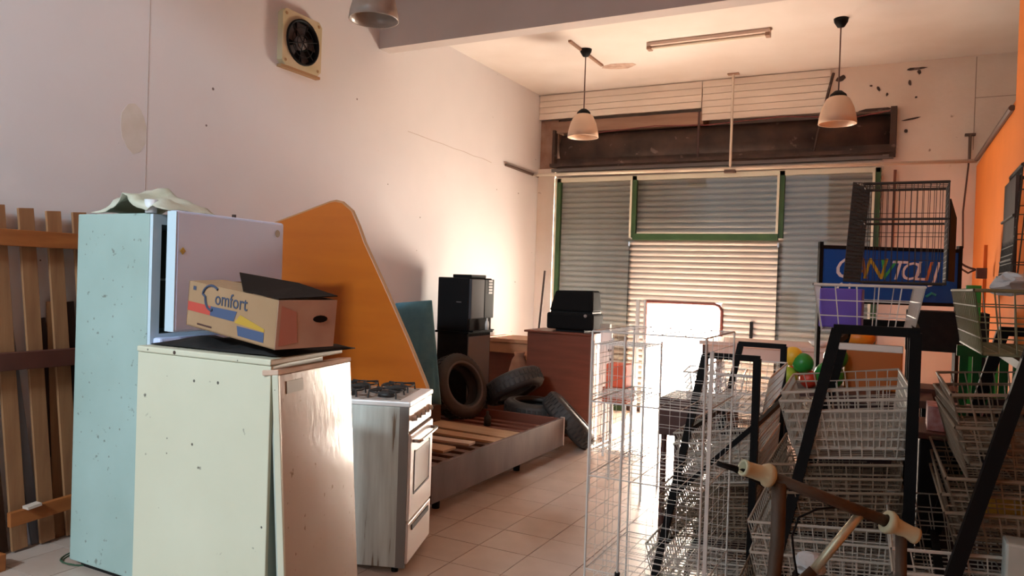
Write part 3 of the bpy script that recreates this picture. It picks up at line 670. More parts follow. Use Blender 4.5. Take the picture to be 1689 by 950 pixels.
bo = [i*ny for i in range(nx)]+[(nx-1)*ny+j for j in range(1, ny)]+[i*ny+ny-1 for i in range(nx-2, -1, -1)]+[j for j in range(ny-2, 0, -1)]
fs += [(bo[k], bo[(k+1) % len(bo)], n_+bo[(k+1) % len(bo)], n_+bo[k]) for k in range(len(bo))]
b.add(vs, fs)
tag(obj('teal_cushion', b, m_cush, smooth=True), 'teal blue padded board leaning on the wall between orange board and black machine', 'cushion')
tag(obj('cushion_prop', MB().box(-3.8, -3.4, 5.12, 5.32, .277, .43), m_dkplank), 'dark wooden block on the bed under the teal cushion', 'block')

# ------------------------------------------------------------------ black machine on cabinet
MX0, MX1, MY0, MY1 = -3.86, -3.535, 5.94, 6.38
cb = thing('black_cabinet', 'black low cabinet with a grey front standing by the left wall', 'cabinet', (-3.7, 6.16, 0))
obj('body', MB().box(MX0, MX1, MY0, MY1, .02, .98), m_blackm, cb, world=True, bevel=.004)
obj('top', MB().box(MX0-.02, MX1+.02, MY0-.015, MY1+.015, .981, 1.0), m_black, cb, world=True, bevel=.003)
obj('front_panel', MB().box(MX1+.001, MX1+.014, MY0+.01, MY1-.03, .04, .955), m_grey, cb, world=True, bevel=.003)
obj('foot', MB().box(MX0+.02, MX1-.02, MY0+.02, MY1-.02, 0, .02), m_black, cb, world=True)
mc = thing('coffee_machine', 'black box shaped coffee vending machine standing on the black cabinet', 'machine', (-3.7, 6.16, 1.0))
obj('body', MB().box(MX0-.01, MX1, MY0, MY1, 1.0, 1.50), m_black, mc, world=True, bevel=.008)
obj('lid', MB().box(MX0+.1, MX1-.02, MY0+.08, MY1-.08, 1.50, 1.53), m_black, mc, world=True, bevel=.006)
obj('door', MB().box(MX1+.001, MX1+.03, MY0+.005, MY1-.19, 1.12, 1.49), mat('charcoal_plastic', (.05, .05, .055), .6, spec=.25), mc, world=True, bevel=.006)
kp = obj('control_panel', MB().box(MX1+.001, MX1+.03, MY1-.185, MY1-.005, 1.12, 1.49), m_black, mc, world=True, bevel=.006)
for k in range(5): obj('button', MB().box(MX1+.031-(-3.7), MX1+.035-(-3.7), MY1-.12-6.16, MY1-.05-6.16, .465-.028*k-.0, .483-.028*k), m_grey, kp)
obj('cup_bay', MB().box(MX1+.001, MX1+.012, MY0+.02, MY1-.02, 1.005, 1.115), m_blackm, mc, world=True)
obj('drip_tray', MB().box(MX1+.001, MX1+.05, MY0+.02, MY1-.02, 1.0, 1.012), m_black, mc, world=True)
obj('lock', MB().box(MX0+.20, MX0+.25, MY0-.004, MY0, 1.27, 1.276), m_grey, mc, world=True)
tag(obj('white_bottle', MB().lathe([(.001, 0), (.018, 0), (.02, .05), (.016, .075), (.008, .09), (.008, .11), (.001, .112)], 14, T(-3.475, 6.20, 1.0135)), m_white, smooth=True), 'small white bottle in the cup bay of the coffee machine', 'bottle')

# ------------------------------------------------------------------ boxes + counter + tv
cn = thing('brown_counter', 'red brown veneer counter panel standing behind the tyres, near the street door', 'counter', (-2.93, 6.85, 0))
obj('front_panel', MB().box(-3.27, -2.60, 6.66, 6.685, .0, .985), m_brown, cn, world=True, bevel=.002)
obj('side_panel', MB().box(-2.60, -2.575, 6.655, 7.10, 0, .985), m_edge, cn, world=True, bevel=.002)
obj('side_panel', MB().box(-3.27, -3.25, 6.686, 7.10, 0, .985), m_brown, cn, world=True)
obj('top', MB().box(-3.30, -2.57, 6.64, 7.12, .986, 1.006), m_brown, cn, world=True, bevel=.003)
tv = thing('old_television', 'bulky black television set with its back turned, standing on the brown counter', 'television', (-2.84, 6.86, 1.006))
b = MB(); b.box(-3.09, -2.60, 6.70, 6.98, 1.03, 1.19)
obj('lower_case', b, m_tv, tv, world=True, bevel=.02)
v8 = [(-3.075, 6.72, 1.205), (-2.615, 6.72, 1.205), (-2.615, 6.98, 1.205), (-3.075, 6.98, 1.205), (-3.03, 6.76, 1.405), (-2.635, 6.76, 1.415), (-2.635, 6.96, 1.415), (-3.03, 6.96, 1.405)]
obj('upper_case', MB().add(v8, [(0,3,2,1), (4,5,6,7), (0,1,5,4), (1,2,6,5), (2,3,7,6), (3,0,4,7)]), m_tv, tv, world=True, bevel=.02)
obj('seam', MB().box(-3.06, -2.62, 6.73, 6.97, 1.19, 1.205), m_black, tv, world=True)
obj('socket', MB().lathe([(.001, .006), (.012, .006), (.016, 0)], 12, T(-2.68, 6.70, 1.17) @ RX(90)), m_grey, tv, world=True)
obj('foot', MB().box(-3.0, -2.7, 6.74, 6.94, 1.006, 1.03), m_black, tv, world=True)
tag(obj('iron_rod', MB().tube((-3.36, 6.95, 0), (-3.345, 7.18, 1.60), .012, 8), m_dark), 'dark thin rod standing upright left of the television', 'rod')
ob = thing('orange_brown_desk', 'orange brown low desk in the corner behind the tyres', 'desk', (-3.66, 7.2, 0))
obj('desk_top', MB().box(-4.0, -3.42, 7.0, 7.55, .83, .87), m_desk, ob, world=True, bevel=.004)
obj('apron', MB().box(-3.98, -3.44, 7.02, 7.53, .72, .829), m_desk, ob, world=True)
obj('front_panel', MB().box(-3.98, -3.50, 7.12, 7.15, 0, .719), m_brown, ob, world=True)
obj('leg', MB().box(-3.50, -3.45, 7.03, 7.08, 0, .719), m_desk, ob, world=True)
obj('leg', MB().box(-3.50, -3.45, 7.47, 7.52, 0, .719), m_desk, ob, world=True)
b = MB(); b.sphere((-3.33, 6.44, .62), .13, 14, 10, (.7, .7, 1.25))
# brown sack
b2 = MB(); pr_ = [(.001, 0), (.12, .0), (.15, .12), (.14, .35), (.115, .55), (.07, .68), (.05, .72), (.06, .76), (.001, .75)]
b2.lathe(pr_, 18, T(-3.44, 6.84, 0))
b2.v = [(x+.02*mn.noise((x*7, y*7, z*7)), y+.02*mn.noise((x*7+5, y*7, z*7)), z) for x, y, z in b2.v]
tag(obj('brown_sack', b2, mat('brown_sacking', (.34, .15, .08), .9, var=(.25, .10, .05), vscale=9), smooth=True), 'reddish brown sack standing between the black cabinet and the counter', 'sack')

# ------------------------------------------------------------------ tyres
def tyre(label, loc, rot, Ro=.29, wd=.185, ri=.175):
    t = thing('car_tyre', label, 'tyre', (0, 0, 0), 0, 'old car tyres')
    mb_ = MB(); h = wd/2
    prof = [(ri, -h*.75), (ri+.03, -h*.95), (Ro-.06, -h), (Ro-.02, -h*.85), (Ro, -h*.62), (Ro, h*.62), (Ro-.02, h*.85), (Ro-.06, h), (ri+.03, h*.95), (ri, h*.75), (ri+.012, h*.5), (Ro-.05, h*.6), (Ro-.04, 0), (Ro-.05, -h*.6), (ri+.012, -h*.5)]
    mb_.lathe(prof, 40, close=True)
    o_ = obj('casing', mb_, m_tyre, t, smooth=True)
    tr = MB()
    for k in range(40):
        a_ = 360/40*k
        tr.box(Ro-.004, Ro+.006, -.014, .014, -h*.58, -h*.08, RZ(a_)); tr.box(Ro-.004, Ro+.006, -.014, .014, h*.08, h*.58, RZ(a_+4.5))
    o2 = obj('tread', tr, m_tyre, t); o2['kind'] = 'stuff'
    bd_ = MB().lathe([(ri+.02, h*.97), (ri+.032, h*1.0), (ri+.04, h*.985)], 40).lathe([(ri+.02, -h*.97), (ri+.032, -h*1.0), (ri+.04, -h*.985)], 40)
    obj('rim_bead', bd_, m_bead, t)
    m_ = T(*loc) @ Euler([R(q) for q in rot]).to_matrix().to_4x4()
    t.location = m_.to_translation(); t.rotation_euler = m_.to_euler(); return t
TY = (
 ('tyre standing on the bed with its open side showing, leaning on the black cabinet', (-3.44, 5.66, .535), (0, 70, -14)),
 ('tyre lying tilted on top of another tyre in front of the brown sack', (-3.20, 6.25, .50), (-12, -30, 12)),
 ('tyre lying flat on the floor, undermost of the pile before the brown counter', (-3.03, 6.30, .10), (0, 0, 0)),
 ('tyre lying flat on the undermost tyre before the brown counter', (-2.98, 6.29, .29), (0, 4, 0)),
 ('tyre propped at a slant against the lower right of the brown counter', (-2.62, 6.24, .25), (-20, 42, 0)))
for a_ in TY: tyre(*a_)

# white board by the door with fittings
wbd = thing('whitewashed_board', 'bright whitewashed board with dark knots standing beside the brown counter', 'board', (-2.50, 6.95, 0))
obj('board', MB().box(-2.555, -2.44, 6.80, 6.825, 0, 1.03), m_paint, wbd, world=True, bevel=.002)
obj('top_block', MB().box(-2.56, -2.46, 6.79, 6.84, 1.031, 1.10), m_stain, wbd, world=True)
for k in range(6):
    obj('knot', MB().box(-2.47+.01*(k % 2), -2.44+.02*(k % 2), 6.79, 6.80, .50+.085*k, .52+.085*k), m_dark, wbd, world=True)
tag(obj('white_pole', MB().tube((-2.37, 7.35, 0), (-2.37, 7.35, 1.335), .022, 10), m_white, smooth=True), 'left of two white upright poles beside the street door', 'pole')
tag(obj('white_pole', MB().tube((-2.29, 7.33, 0), (-2.29, 7.33, 1.335), .013, 10), m_white, smooth=True), 'thinner right one of two white upright poles beside the street door', 'pole')
rb = thing('red_plastic_crate', 'bright orange red plastic crate in the sunlight beside the street door', 'crate', (-2.16, 6.2, 0))
obj('crate', MB().box(-2.24, -2.06, 6.12, 6.30, .60, .80), mat('orange_red_plastic', (.80, .13, .05), .5), rb, world=True, bevel=.01)
obj('crate', MB().box(-2.26, -2.04, 6.10, 6.32, .47, .60), mat('red_wood', (.45, .11, .05), .6), rb, world=True, bevel=.005)
obj('stand_leg', MB().box(-2.25, -2.23, 6.11, 6.13, 0, .47).box(-2.07, -2.05, 6.11, 6.13, 0, .47).box(-2.25, -2.23, 6.29, 6.31, 0, .47).box(-2.07, -2.05, 6.29, 6.31, 0, .47), m_ww, rb, world=True)

# ------------------------------------------------------------------ wire goods
def grid_box(mb_, x0, x1, y0, y1, z0, z1, cell, r, flare=0, faces='bfnlr'):
    nx_, ny_, nz_ = (max(1, round(abs(q)/cell)) for q in (x1-x0, y1-y0, z1-z0))
    F = flare
    if 'b' in faces: mb_.grid((x0, y0, z0), (x1-x0, 0, 0), (0, y1-y0, 0), nx_, ny_, r)
    def quad(a, b_, c, d_, nu, nv):   # a,b bottom; d,c top
        a, b_, c, d_ = map(Vector, (a, b_, c, d_))
        for i in range(nu+1):
            u = i/nu; mb_.tube(a.lerp(b_, u), d_.lerp(c, u), r, 4, cap=False)
        for j in range(nv+1):
            v = j/nv; mb_.tube(a.lerp(d_, v), b_.lerp(c, v), r, 4, cap=False)
    A, B, C_, D_ = (x0, y0, z0), (x1, y0, z0), (x1, y1, z0), (x0, y1, z0)
    A2, B2, C2, D2 = (x0-F, y0-F, z1), (x1+F, y0-F, z1), (x1+F, y1+F, z1), (x0-F, y1+F, z1)
    if 'n' in faces: quad(A, B, B2, A2, nx_, nz_)
    if 'f' in faces: quad(D_, C_, C2, D2, nx_, nz_)
    if 'l' in faces: quad(A, D_, D2, A2, ny_, nz_)
    if 'r' in faces: quad(B, C_, C2, B2, ny_, nz_)
    return [A2, B2, C2, D2]
def basket(label, loc, size, rot=(0, 0, 0), cell=.045, r=.0022, rim=.0042, m_=None, flare=.025, group='wire display baskets', name='wire_basket'):
    m_ = m_ or m_wd
    t = thing(name, label, 'basket', loc, 0, group)
    t.rotation_euler = [R(q) for q in rot]
    w_, l_, h_ = size
    mb_ = MB(); c4 = grid_box(mb_, -w_/2, w_/2, -l_/2, l_/2, r, h_, cell, r, flare)
    o_ = obj('wire_mesh', mb_, m_, t); o_['kind'] = 'stuff'
    obj('rim', MB().path(c4+[c4[0]], rim, 6, cap=False), m_, t)
    obj('base_wire', MB().path([(-w_/2, -l_/2, r), (w_/2, -l_/2, r), (w_/2, l_/2, r), (-w_/2, l_/2, r), (-w_/2, -l_/2, r)], rim*.9, 6, cap=False), m_, t)
    return t
def sq(mb_, a, b_, w_=.022): return mb_.tube(a, b_, w_*.707, 4)
def rack(label, xt0, xt1, zt, slope, y0, y1, w_=.031, zrail=(.25, .6, .95), br=True, back=0):
    """stepped display rack; end frames at y0 and y1; the aisle side leg slants out by slope per metre of drop"""
    t = thing('basket_rack', label, 'rack', ((xt0+xt1)/2, (y0+y1)/2, 0), 0)
    for y in (y0, y1):
        obj('slanted_leg', sq(MB(), (xt0-slope*zt, y, 0), (xt0, y, zt), w_), m_black, t, world=True)
        obj('upright', sq(MB(), (xt1, y, 0), (xt1, y, zt), w_), m_black, t, world=True)
        obj('cross_bar', sq(MB(), (xt0-.01, y, zt), (xt1+.01, y, zt), w_*.85), m_black, t, world=True)
    for z in zrail:
        xl = xt0-slope*(zt-z)
        obj('long_rail', sq(MB(), (xl, y0, z), (xl, y1, z), .02), m_black, t, world=True)
        obj('long_rail', sq(MB(), (xt1, y0, z+.05), (xt1, y1, z+.05), .02), m_black, t, world=True)
    if back: obj('back_panel', MB().prism([(xt0-slope*(zt-.05)+.02, .05), (xt1-.016, .05), (xt1-.016, back), (xt0-slope*(zt-back)+.02, back)], .006, T(0, y1-.02, 0) @ RX(90)), m_maroon, t, world=True)  # added dark panel, put in to darken the rack interior
    if br: obj('brace', sq(MB(), (xt0-slope*(zt-.62), y0, .62), (xt1, y0, .95), .02), m_black, t, world=True)
    return t
# near rack (right of centre)
rack('near black stepped rack of wire baskets behind the rusty handlebar', -.165, .040, 1.385, .205, 2.42, 2.98, zrail=(.46, .80, 1.02, 1.34), br=False, back=1.10)
basket('white basket on top of the near rack holding a violet box', (-.10, 2.66, 1.375), (.245, .42, .14), (0, 0, 3), m_=m_ww)
def stack(n, dz, lab, loc, size, rot, cell, m_, group):
    for k in range(n):
        word = ('topmost', 'second', 'third', 'fourth')[k] if k < n-1 else 'undermost'
        basket('%s %s' % (word, lab), (loc[0]+random.uniform(-.006, .006), loc[1]+random.uniform(-.012, .012), loc[2]-dz*k), size, (rot[0], rot[1]+random.uniform(-1, 1), rot[2]+random.uniform(-1.5, 1.5)), cell, m_=m_, group=group)
NG = 'nested baskets on the near rack'
stack(3, .03, 'of three pale nested baskets, second tier of the near rack', (-.135, 2.69, 1.06), (.30, .50, .145), (0, -7, 3), .030, m_wd, NG)
stack(3, .04, 'of three nested baskets, third tier of the near rack above the handlebar', (-.155, 2.69, .86), (.32, .50, .12), (0, -7, 3), .033, m_wr, NG)
stack(3, .045, 'of three nested baskets, fourth tier of the near rack behind the handlebar', (-.185, 2.69, .64), (.36, .50, .15), (0, -6, 3), .033, m_wd, NG)
stack(2, .06, 'of two nested baskets lowest on the near rack by the floor', (-.22, 2.69, .34), (.40, .50, .18), (0, -5, 3), .036, m_wr, NG)
tag(obj('violet_box', MB().box(-.225, -.105, 2.50, 2.64, 1.385, 1.505), m_purple, bevel=.004), 'violet blue plastic box inside the top basket of the near rack', 'box')
tag(obj('small_white_tray', MB().box(-.16, .01, 2.405, 2.43, 1.325, 1.345), m_ww, bevel=.003), 'thin white tray edge under the top basket of the near rack', 'tray')
# cage basket standing on the top tier
ct = thing('dark_wire_cage', 'tall dark wire cage standing above the top basket before the blue sign', 'cage', (.0, 2.85, 1.53))
mb_ = MB(); mb_.grid((-.125, 2.78, 1.53), (.25, 0, 0), (-.0, 0, .33), 14, 2, .0014)
mb_.grid((-.125, 2.98, 1.53), (.25, 0, 0), (0, 0, .33), 14, 4, .0014)
mb_.grid((-.175, 2.74, 1.53), (.04, .24, 0), (.02, 0, .33), 26, 22, .0016); mb_.grid((-.175, 2.74, 1.53), (.05, .04, 0), (.02, 0, .33), 6, 30, .0014); mb_.grid((.125, 2.78, 1.53), (0, .2, 0), (0, 0, .33), 20, 18, .0020)
mb_.grid((-.125, 2.78, 1.86), (.25, 0, 0), (0, .2, 0), 10, 5, .0016); mb_.grid((-.125, 2.78, 1.53), (.25, 0, 0), (0, .2, 0), 10, 5, .0016)
o = obj('wire_mesh', mb_, m_wb, ct, world=True); o['kind'] = 'stuff'
obj('rim', MB().path([(-.125, 2.78, 1.86), (.125, 2.78, 1.86), (.125, 2.98, 1.86), (-.125, 2.98, 1.86), (-.125, 2.78, 1.86)], .004, 6), m_wb, ct, world=True)
obj('rim', MB().path([(-.125, 2.78, 1.74), (.125, 2.78, 1.74), (.125, 2.98, 1.74), (-.125, 2.98, 1.74), (-.125, 2.78, 1.74)], .004, 6), m_wb, ct, world=True)
obj('rim', MB().path([(-.125, 2.78, 1.53), (.125, 2.78, 1.53), (.125, 2.98, 1.53), (-.125, 2.98, 1.53), (-.125, 2.78, 1.53)], .004, 6), m_wb, ct, world=True)
sm_ = [(.125, 2.74, 1.54), (.155, 2.98, 1.54), (.155, 2.98, 1.76), (.125, 2.74, 1.80)]
o = obj('side_plate', MB().add(sm_, [(0,1,2,3)]), m_blackm, ct, world=True); s_ = o.modifiers.new('thickness', 'SOLIDIFY'); s_.thickness = .004
# right rack
rack('rightmost black stepped rack of wire baskets by the orange wall', .268, .53, 1.395, .255, 2.02, 2.62, zrail=(.4, .78, 1.1, 1.34), br=False, back=1.20)
basket('brownish basket on the top tier of the rightmost rack', (.315, 2.30, 1.36), (.30, .48, .15), (0, 0, 2), .034, m_=m_wg)
RG = 'nested baskets on the rightmost rack'
stack(3, .04, 'of three nested baskets in shade-browned wire, second tier of the rightmost rack', (.30, 2.31, 1.15), (.31, .50, .13), (0, -5, 2), .030, m_wr, RG)
stack(3, .04, 'of three nested baskets in shade-browned wire, third tier of the rightmost rack', (.285, 2.33, .97), (.31, .50, .11), (0, -5, 2), .030, m_wr, RG)
stack(2, .05, 'of two dull nested baskets jutting left, lower tier of the rightmost rack', (.22, 2.32, .74), (.38, .52, .16), (0, -6, 3), .036, m_wd, RG)
stack(2, .06, 'of two nested baskets at the foot of the rightmost rack', (.20, 2.32, .42), (.42, .52, .18), (0, -5, 3), .036, m_wr, RG)
tag(obj('pale_box', MB().box(.225, .38, 1.99, 2.06, .80, .95), m_tin, bevel=.006), 'pale blue-grey box in the lower basket at the right frame edge', 'box')
tag(obj('yellow_packet', MB().box(.18, .30, 2.12, 2.2, .965, 1.0), m_yel, bevel=.006), 'yellow packet in the third basket of the rightmost rack', 'packet')
ct2 = thing('dark_wire_cage', 'dark wire cage standing on the rightmost rack against the orange wall', 'cage', (.36, 2.3, 1.51))
mb_ = MB()
mb_.grid((.235, 2.22, 1.515), (.26, 0, 0), (.02, 0, .31), 18, 5, .0018); mb_.grid((.235, 2.22, 1.515), (0, .25, 0), (.02, 0, .31), 16, 14, .0020); mb_.grid((.235, 2.47, 1.515), (.26, 0, 0), (.02, 0, .31), 18, 4, .0018)
o = obj('wire_mesh', mb_, m_wb, ct2, world=True); o['kind'] = 'stuff'
obj('rim', MB().path([(.255, 2.22, 1.825), (.515, 2.22, 1.825), (.515, 2.47, 1.825), (.255, 2.47, 1.825), (.255, 2.22, 1.825)], .005, 6), m_wb, ct2, world=True)
obj('rim', MB().path([(.235, 2.22, 1.515), (.495, 2.22, 1.515), (.495, 2.47, 1.515), (.235, 2.47, 1.515), (.235, 2.22, 1.515)], .005, 6), m_wb, ct2, world=True)
for z_ in (1.59, 1.70):
    obj('rim', MB().path([(.24, 2.22, z_), (.24, 2.47, z_)], .004, 6), m_wb, ct2, world=True)
o = obj('side_plate', MB().box(.242, .25, 2.23, 2.46, 1.52, 1.80), m_dark, ct2, world=True)
# crumpled clear film on the right basket
def crumple(label, c, r, m_, sc_=(1, 1, .6), name='crumpled_film', cat='film'):
    b_ = MB().sphere((0, 0, 0), r, 18, 12, sc_)
    b_.v = [(x+c[0]+r*.5*mn.noise((x*40, y*40, z*40+c[0]*9)), y+c[1]+r*.5*mn.noise((x*40+7, y*40, z*40)), z+c[2]+r*.3*mn.noise((x*30, y*30+3, z*30))) for x, y, z in b_.v]
    return tag(obj(name, b_, m_), label, cat)
crumple('crumpled shiny clear film lying on the top basket of the rightmost rack', (.235, 2.16, 1.525), .045, m_clear)
crumple('crumpled silvery plastic bag near the foot of the rusty handlebar post', (-.165, 1.86, .865), .035, m_clear, (1.1, 1, .8), 'silvery_bag', 'bag')
tag(obj('stool', MB().tube((-.165, 1.86, 0), (-.165, 1.86, .82), .014, 8).box(-.205, -.125, 1.82, 1.90, .815, .83), m_black), 'slim black stand carrying the silvery plastic bag', 'stand')

# middle rack B and its baskets
rack('farther black stepped rack standing behind the white cage', -.705, -.500, 1.215, .19, 3.10, 3.86, .028, zrail=(.40, .66, .9), back=.80)
basket('white basket on the top of the farther rack', (-.615, 3.46, .99), (.25, .66, .15), (0, 0, 2), .036, m_=m_ww)
FG = 'nested baskets on the farther rack'
stack(3, .045, 'of three pale nested baskets, second tier of the farther rack', (-.64, 3.46, .78), (.29, .66, .13), (0, -9, 2), .033, m_wd, FG)
stack(3, .045, 'of three nested baskets, third tier of the farther rack', (-.67, 3.46, .55), (.33, .66, .13), (0, -9, 2), .033, m_wr, FG)
stack(2, .06, 'of two nested baskets lowest on the farther rack', (-.71, 3.46, .26), (.37, .66, .16), (0, -6, 2), .036, m_wd, FG)
basket('small white basket beside the top basket of the farther rack', (-.95, 4.45, .845), (.28, .30, .16), (0, 0, 8), .03, m_=m_ww)
# white display cage
wc = thing('white_wire_display', 'open white wire display cage with shelves in the sunlight left of the racks', 'display stand', (-.73, 2.60, 0))
cx0, cx1, cy0, cy1, cz = -.915, -.535, 2.36, 2.80, 1.335
for k, (x, y) in enumerate(((cx0, cy0), (cx1, cy0), (cx0, cy1), (cx1, cy1))):
    obj('post', MB().tube((x, y, 0), (x, y, cz), .0036, 8), m_ww, wc, world=True)
obj('post', MB().tube((cx0+.115, cy0, .0), (cx0+.115, cy0, cz-.01), .004, 8), m_ww, wc, world=True)
obj('post', MB().box(cx1+.012, cx1+.024, cy0, cy0+.006, 0, cz-.04), m_ww, wc, world=True)
for z in (.10, .535, .85, 1.10, cz):
    o = obj('shelf', MB().grid((cx0, cy0, z), (cx1-cx0, 0, 0), (0, cy1-cy0, 0), 5, 8, .0011), m_ww, wc, world=True)
    obj('shelf_rim', MB().path([(p[0]+.73, p[1]-2.60, p[2]) for p in ((cx0, cy0, z), (cx1, cy0, z), (cx1, cy1, z), (cx0, cy1, z), (cx0, cy0, z))], .0024, 6), m_ww, o)
for nm, a_ in (('near_panel', ((cx0, cy0, .1), (cx1-cx0, 0, 0))), ('back_panel', ((cx0, cy1, .1), (cx1-cx0, 0, 0))), ('side_panel', ((cx0, cy0, .1), (0, cy1-cy0, 0))), ('side_panel', ((cx1, cy0, .1), (0, cy1-cy0, 0)))):
    o = obj(nm, MB().grid(a_[0], a_[1], (0, 0, cz-.1), 5, 26, .0008), m_ww, wc, world=True); o['kind'] = 'stuff'
obj('post_cap', MB().tube((cx0+.115, cy0, .50), (cx0+.115, cy0, .545), .009, 8).tube((cx1-.003, cy0, .50), (cx1-.003, cy0, .54), .009, 8), m_blackm, wc, world=True)
# second, shorter mesh stand behind it
w2 = thing('white_wire_stand', 'second white wire stand behind the display cage near the street door', 'display stand', (-1.75, 5.2, 0))
for k, (x, y) in enumerate(((-1.93, 5.0), (-1.55, 5.0), (-1.93, 5.4), (-1.55, 5.4))): obj('post', MB().tube((x, y, 0), (x, y, 1.08), .008, 8), m_ww, w2, world=True)
for z in (.3, .70, 1.06): obj('shelf', MB().grid((-1.93, 5.0, z), (.38, 0, 0), (0, .4, 0), 7, 7, .003), m_ww, w2, world=True)
o = obj('side_panel', MB().grid((-1.93, 5.0, .3), (0, .4, 0), (0, 0, .76), 6, 10, .0025), m_ww, w2, world=True); o['kind'] = 'stuff'

# brown stool/box behind rack B
bs = thing('dark_brown_stand', 'dark brown wooden stand under a small white basket behind the wire cage', 'stand', (-1.05, 4.48, 0))
obj('box', MB().box(-1.235, -.85, 4.30, 4.66, .62, .84), m_dkbrown, bs, world=True, bevel=.005)
for x in (-1.21, -.88):
    for y in (4.33, 4.63): obj('leg', MB().tube((x, y, 0), (x, y, .62), .018, 8), m_dkbrown, bs, world=True)

# table near the shutter with toys
tb2 = thing('pinkish_table', 'pinkish table with dark legs near the shutter right of the street door', 'table', (-1.0, 7.2, 0))
obj('table_top', MB().box(-1.62, -.30, 6.85, 7.55, .965, 1.0), m_table, tb2, world=True, bevel=.004)
obj('apron', MB().box(-1.58, -.34, 6.88, 6.90, .84, .964), m_table, tb2, world=True)
for x in (-1.57, -.35):
    for y in (6.9, 7.5): obj('leg', MB().box(x-.025, x+.025, y-.025, y+.025, 0, .964), m_dkbrown, tb2, world=True)
tag(obj('white_bowl', MB().lathe([(.001, .0), (.05, .0), (.09, .05), (.085, .05), (.045, .006), (.001, .006)], 16, T(-.62, 7.0, 1.001)), m_white, smooth=True), 'small white bowl at the right end of the pinkish table', 'bowl')
tt = thing('toy_table', 'dark low table carrying a pile of bright plastic balls', 'table', (-.2, 4.95, 0))
obj('table_top', MB().box(-.68, .18, 4.74, 5.14, .86, .90), m_dkbrown, tt, world=True)
for x in (-.64, .14):
    for y in (4.78, 5.1): obj('leg', MB().box(x-.02, x+.02, y-.02, y+.02, 0, .859), m_black, tt, world=True)
for (x, y, z, r_, m_, lab) in ((-.575, 4.86, 1.085, .06, m_bye, 'yellow plastic ball on the far left of the pile'),
    (-.515, 4.84, 1.05, .062, m_bgr, 'green plastic ball next to the yellow one at the left of the pile'),
    (-.60, 4.85, .962, .06, m_bli, 'lime ball lowest at the left of the toy table'),
    (-.48, 4.86, .955, .055, m_brd, 'dark red ball low between the lime and green ones'),
    (-.555, 4.96, 1.01, .055, m_brd, 'red ball at the back of the left pile'),
    (-.37, 4.88, .985, .085, m_bgr, 'biggest green ball in the middle of the toy table'),
    (-.34, 4.93, 1.09, .07, m_bgr, 'green ball on top of the biggest green ball')):
    b_ = MB().sphere((x, y, z), r_, 18, 12); tag(obj('plastic_ball', b_, m_, smooth=True), lab, 'ball', 'plastic balls on the toy table')
b_ = MB().box(-.30, .02, 5.02, 5.12, .901, 1.16)
tag(obj('orange_bin', b_, mat('orange_brown_bin', (.50, .15, .025), .5), bevel=.01), 'orange brown plastic bin on the toy table under the top basket', 'bin')
b_ = MB().sphere((-.22, 5.06, 1.21), .09, 18, 12, (1, .8, .7))
tag(obj('orange_bag', b_, m_bor, smooth=True), 'bright orange rounded bag on the orange brown bin', 'bag')

# blue sign
sg = thing('blue_sign_stand', 'blue shop sign board with painted lettering on a black frame stand', 'sign', (-.09, 6.15, 0), 26.5)
# local x along sign
hw = .495
obj('board', MB().box(-hw, hw, -.012, .012, 1.43, 1.80), m_sign, sg, bevel=.002)
fr_ = [(-hw-.018, hw+.018, -.02, .02, 1.80, 1.825), (-hw-.018, hw+.018, -.02, .02, 1.405, 1.43)]
for a_ in fr_: obj('frame_bar', MB().box(*a_), m_black, sg)
for x in (-hw-.018, hw+.0): obj('post', MB().box(x, x+.026, -.02, .02, 0, 1.85), m_black, sg)
obj('base_bar', MB().box(-hw, hw, -.02, .02, .3, .34), m_black, sg)
SX = RX(90)
for ch, x, m_, s_ in (('G', -.415, m_sgw, .22), ('A', -.305, m_sgb, .22), ('N', -.205, m_sgy, .22), ('V', -.10, m_sgg, .21), ('T', -.015, m_sgw, .20), ('O', .065, m_sgw, .19), ('L', .165, m_sgw, .20), ('I', .245, m_sgo, .20), ('J', .30, m_sgw, .20)):
    text('lettering', ch, s_, m_, sg, T(x, -.0135, 1.59) @ SX, shear=.25, ext=.001)
obj('lettering_stroke', MB().path([(-.40, -.014, 1.47), (-.36, -.014, 1.54), (-.34, -.014, 1.55)], .008, 5), m_sgw, sg)
obj('lettering_stroke', MB().path([(-.29, -.014, 1.47), (-.285, -.014, 1.55)], .008, 5), m_sgw, sg)
obj('lettering_stroke', MB().path([(.27, -.014, 1.47), (.31, -.014, 1.50), (.34, -.014, 1.485)], .010, 5), m_teal, sg)

# black bench / benchtop right
bn = thing('black_bench', 'black metal bench with deep apron behind the right racks', 'bench', (.23, 5.3, 0))
obj('bench_top', MB().box(.03, .46, 5.15, 5.5, 1.15, 1.39), m_blackm, bn, world=True, bevel=.004)
for x in (.06, .43):
    for y in (5.18, 5.47): obj('leg', MB().box(x-.025, x+.025, y-.025, y+.025, 0, 1.15), m_black, bn, world=True)
obj('low_shelf', MB().box(.04, .45, 5.17, 5.48, .80, .92), m_dkbrown, bn, world=True)
bk = thing('black_crate_stack', 'black storage cabinet standing in the dark gap between the two near racks', 'cabinet', (.28, 3.9, 0))
obj('body', MB().box(.09, .50, 3.75, 4.2, 0, .86), m_black, bk, world=True, bevel=.01)
obj('lid', MB().box(.08, .51, 3.74, 4.21, .861, .89), m_dkbrown, bk, world=True, bevel=.004)
tag(obj('red_printed_carton', MB().box(.12, .34, 3.80, 4.0, .891, 1.0), mat('red_print_carton', (.30, .10, .10), .7, var=(.45, .32, .33), vscale=18, vamt=.7), bevel=.003), 'small red and white carton on the black storage cabinet', 'carton')
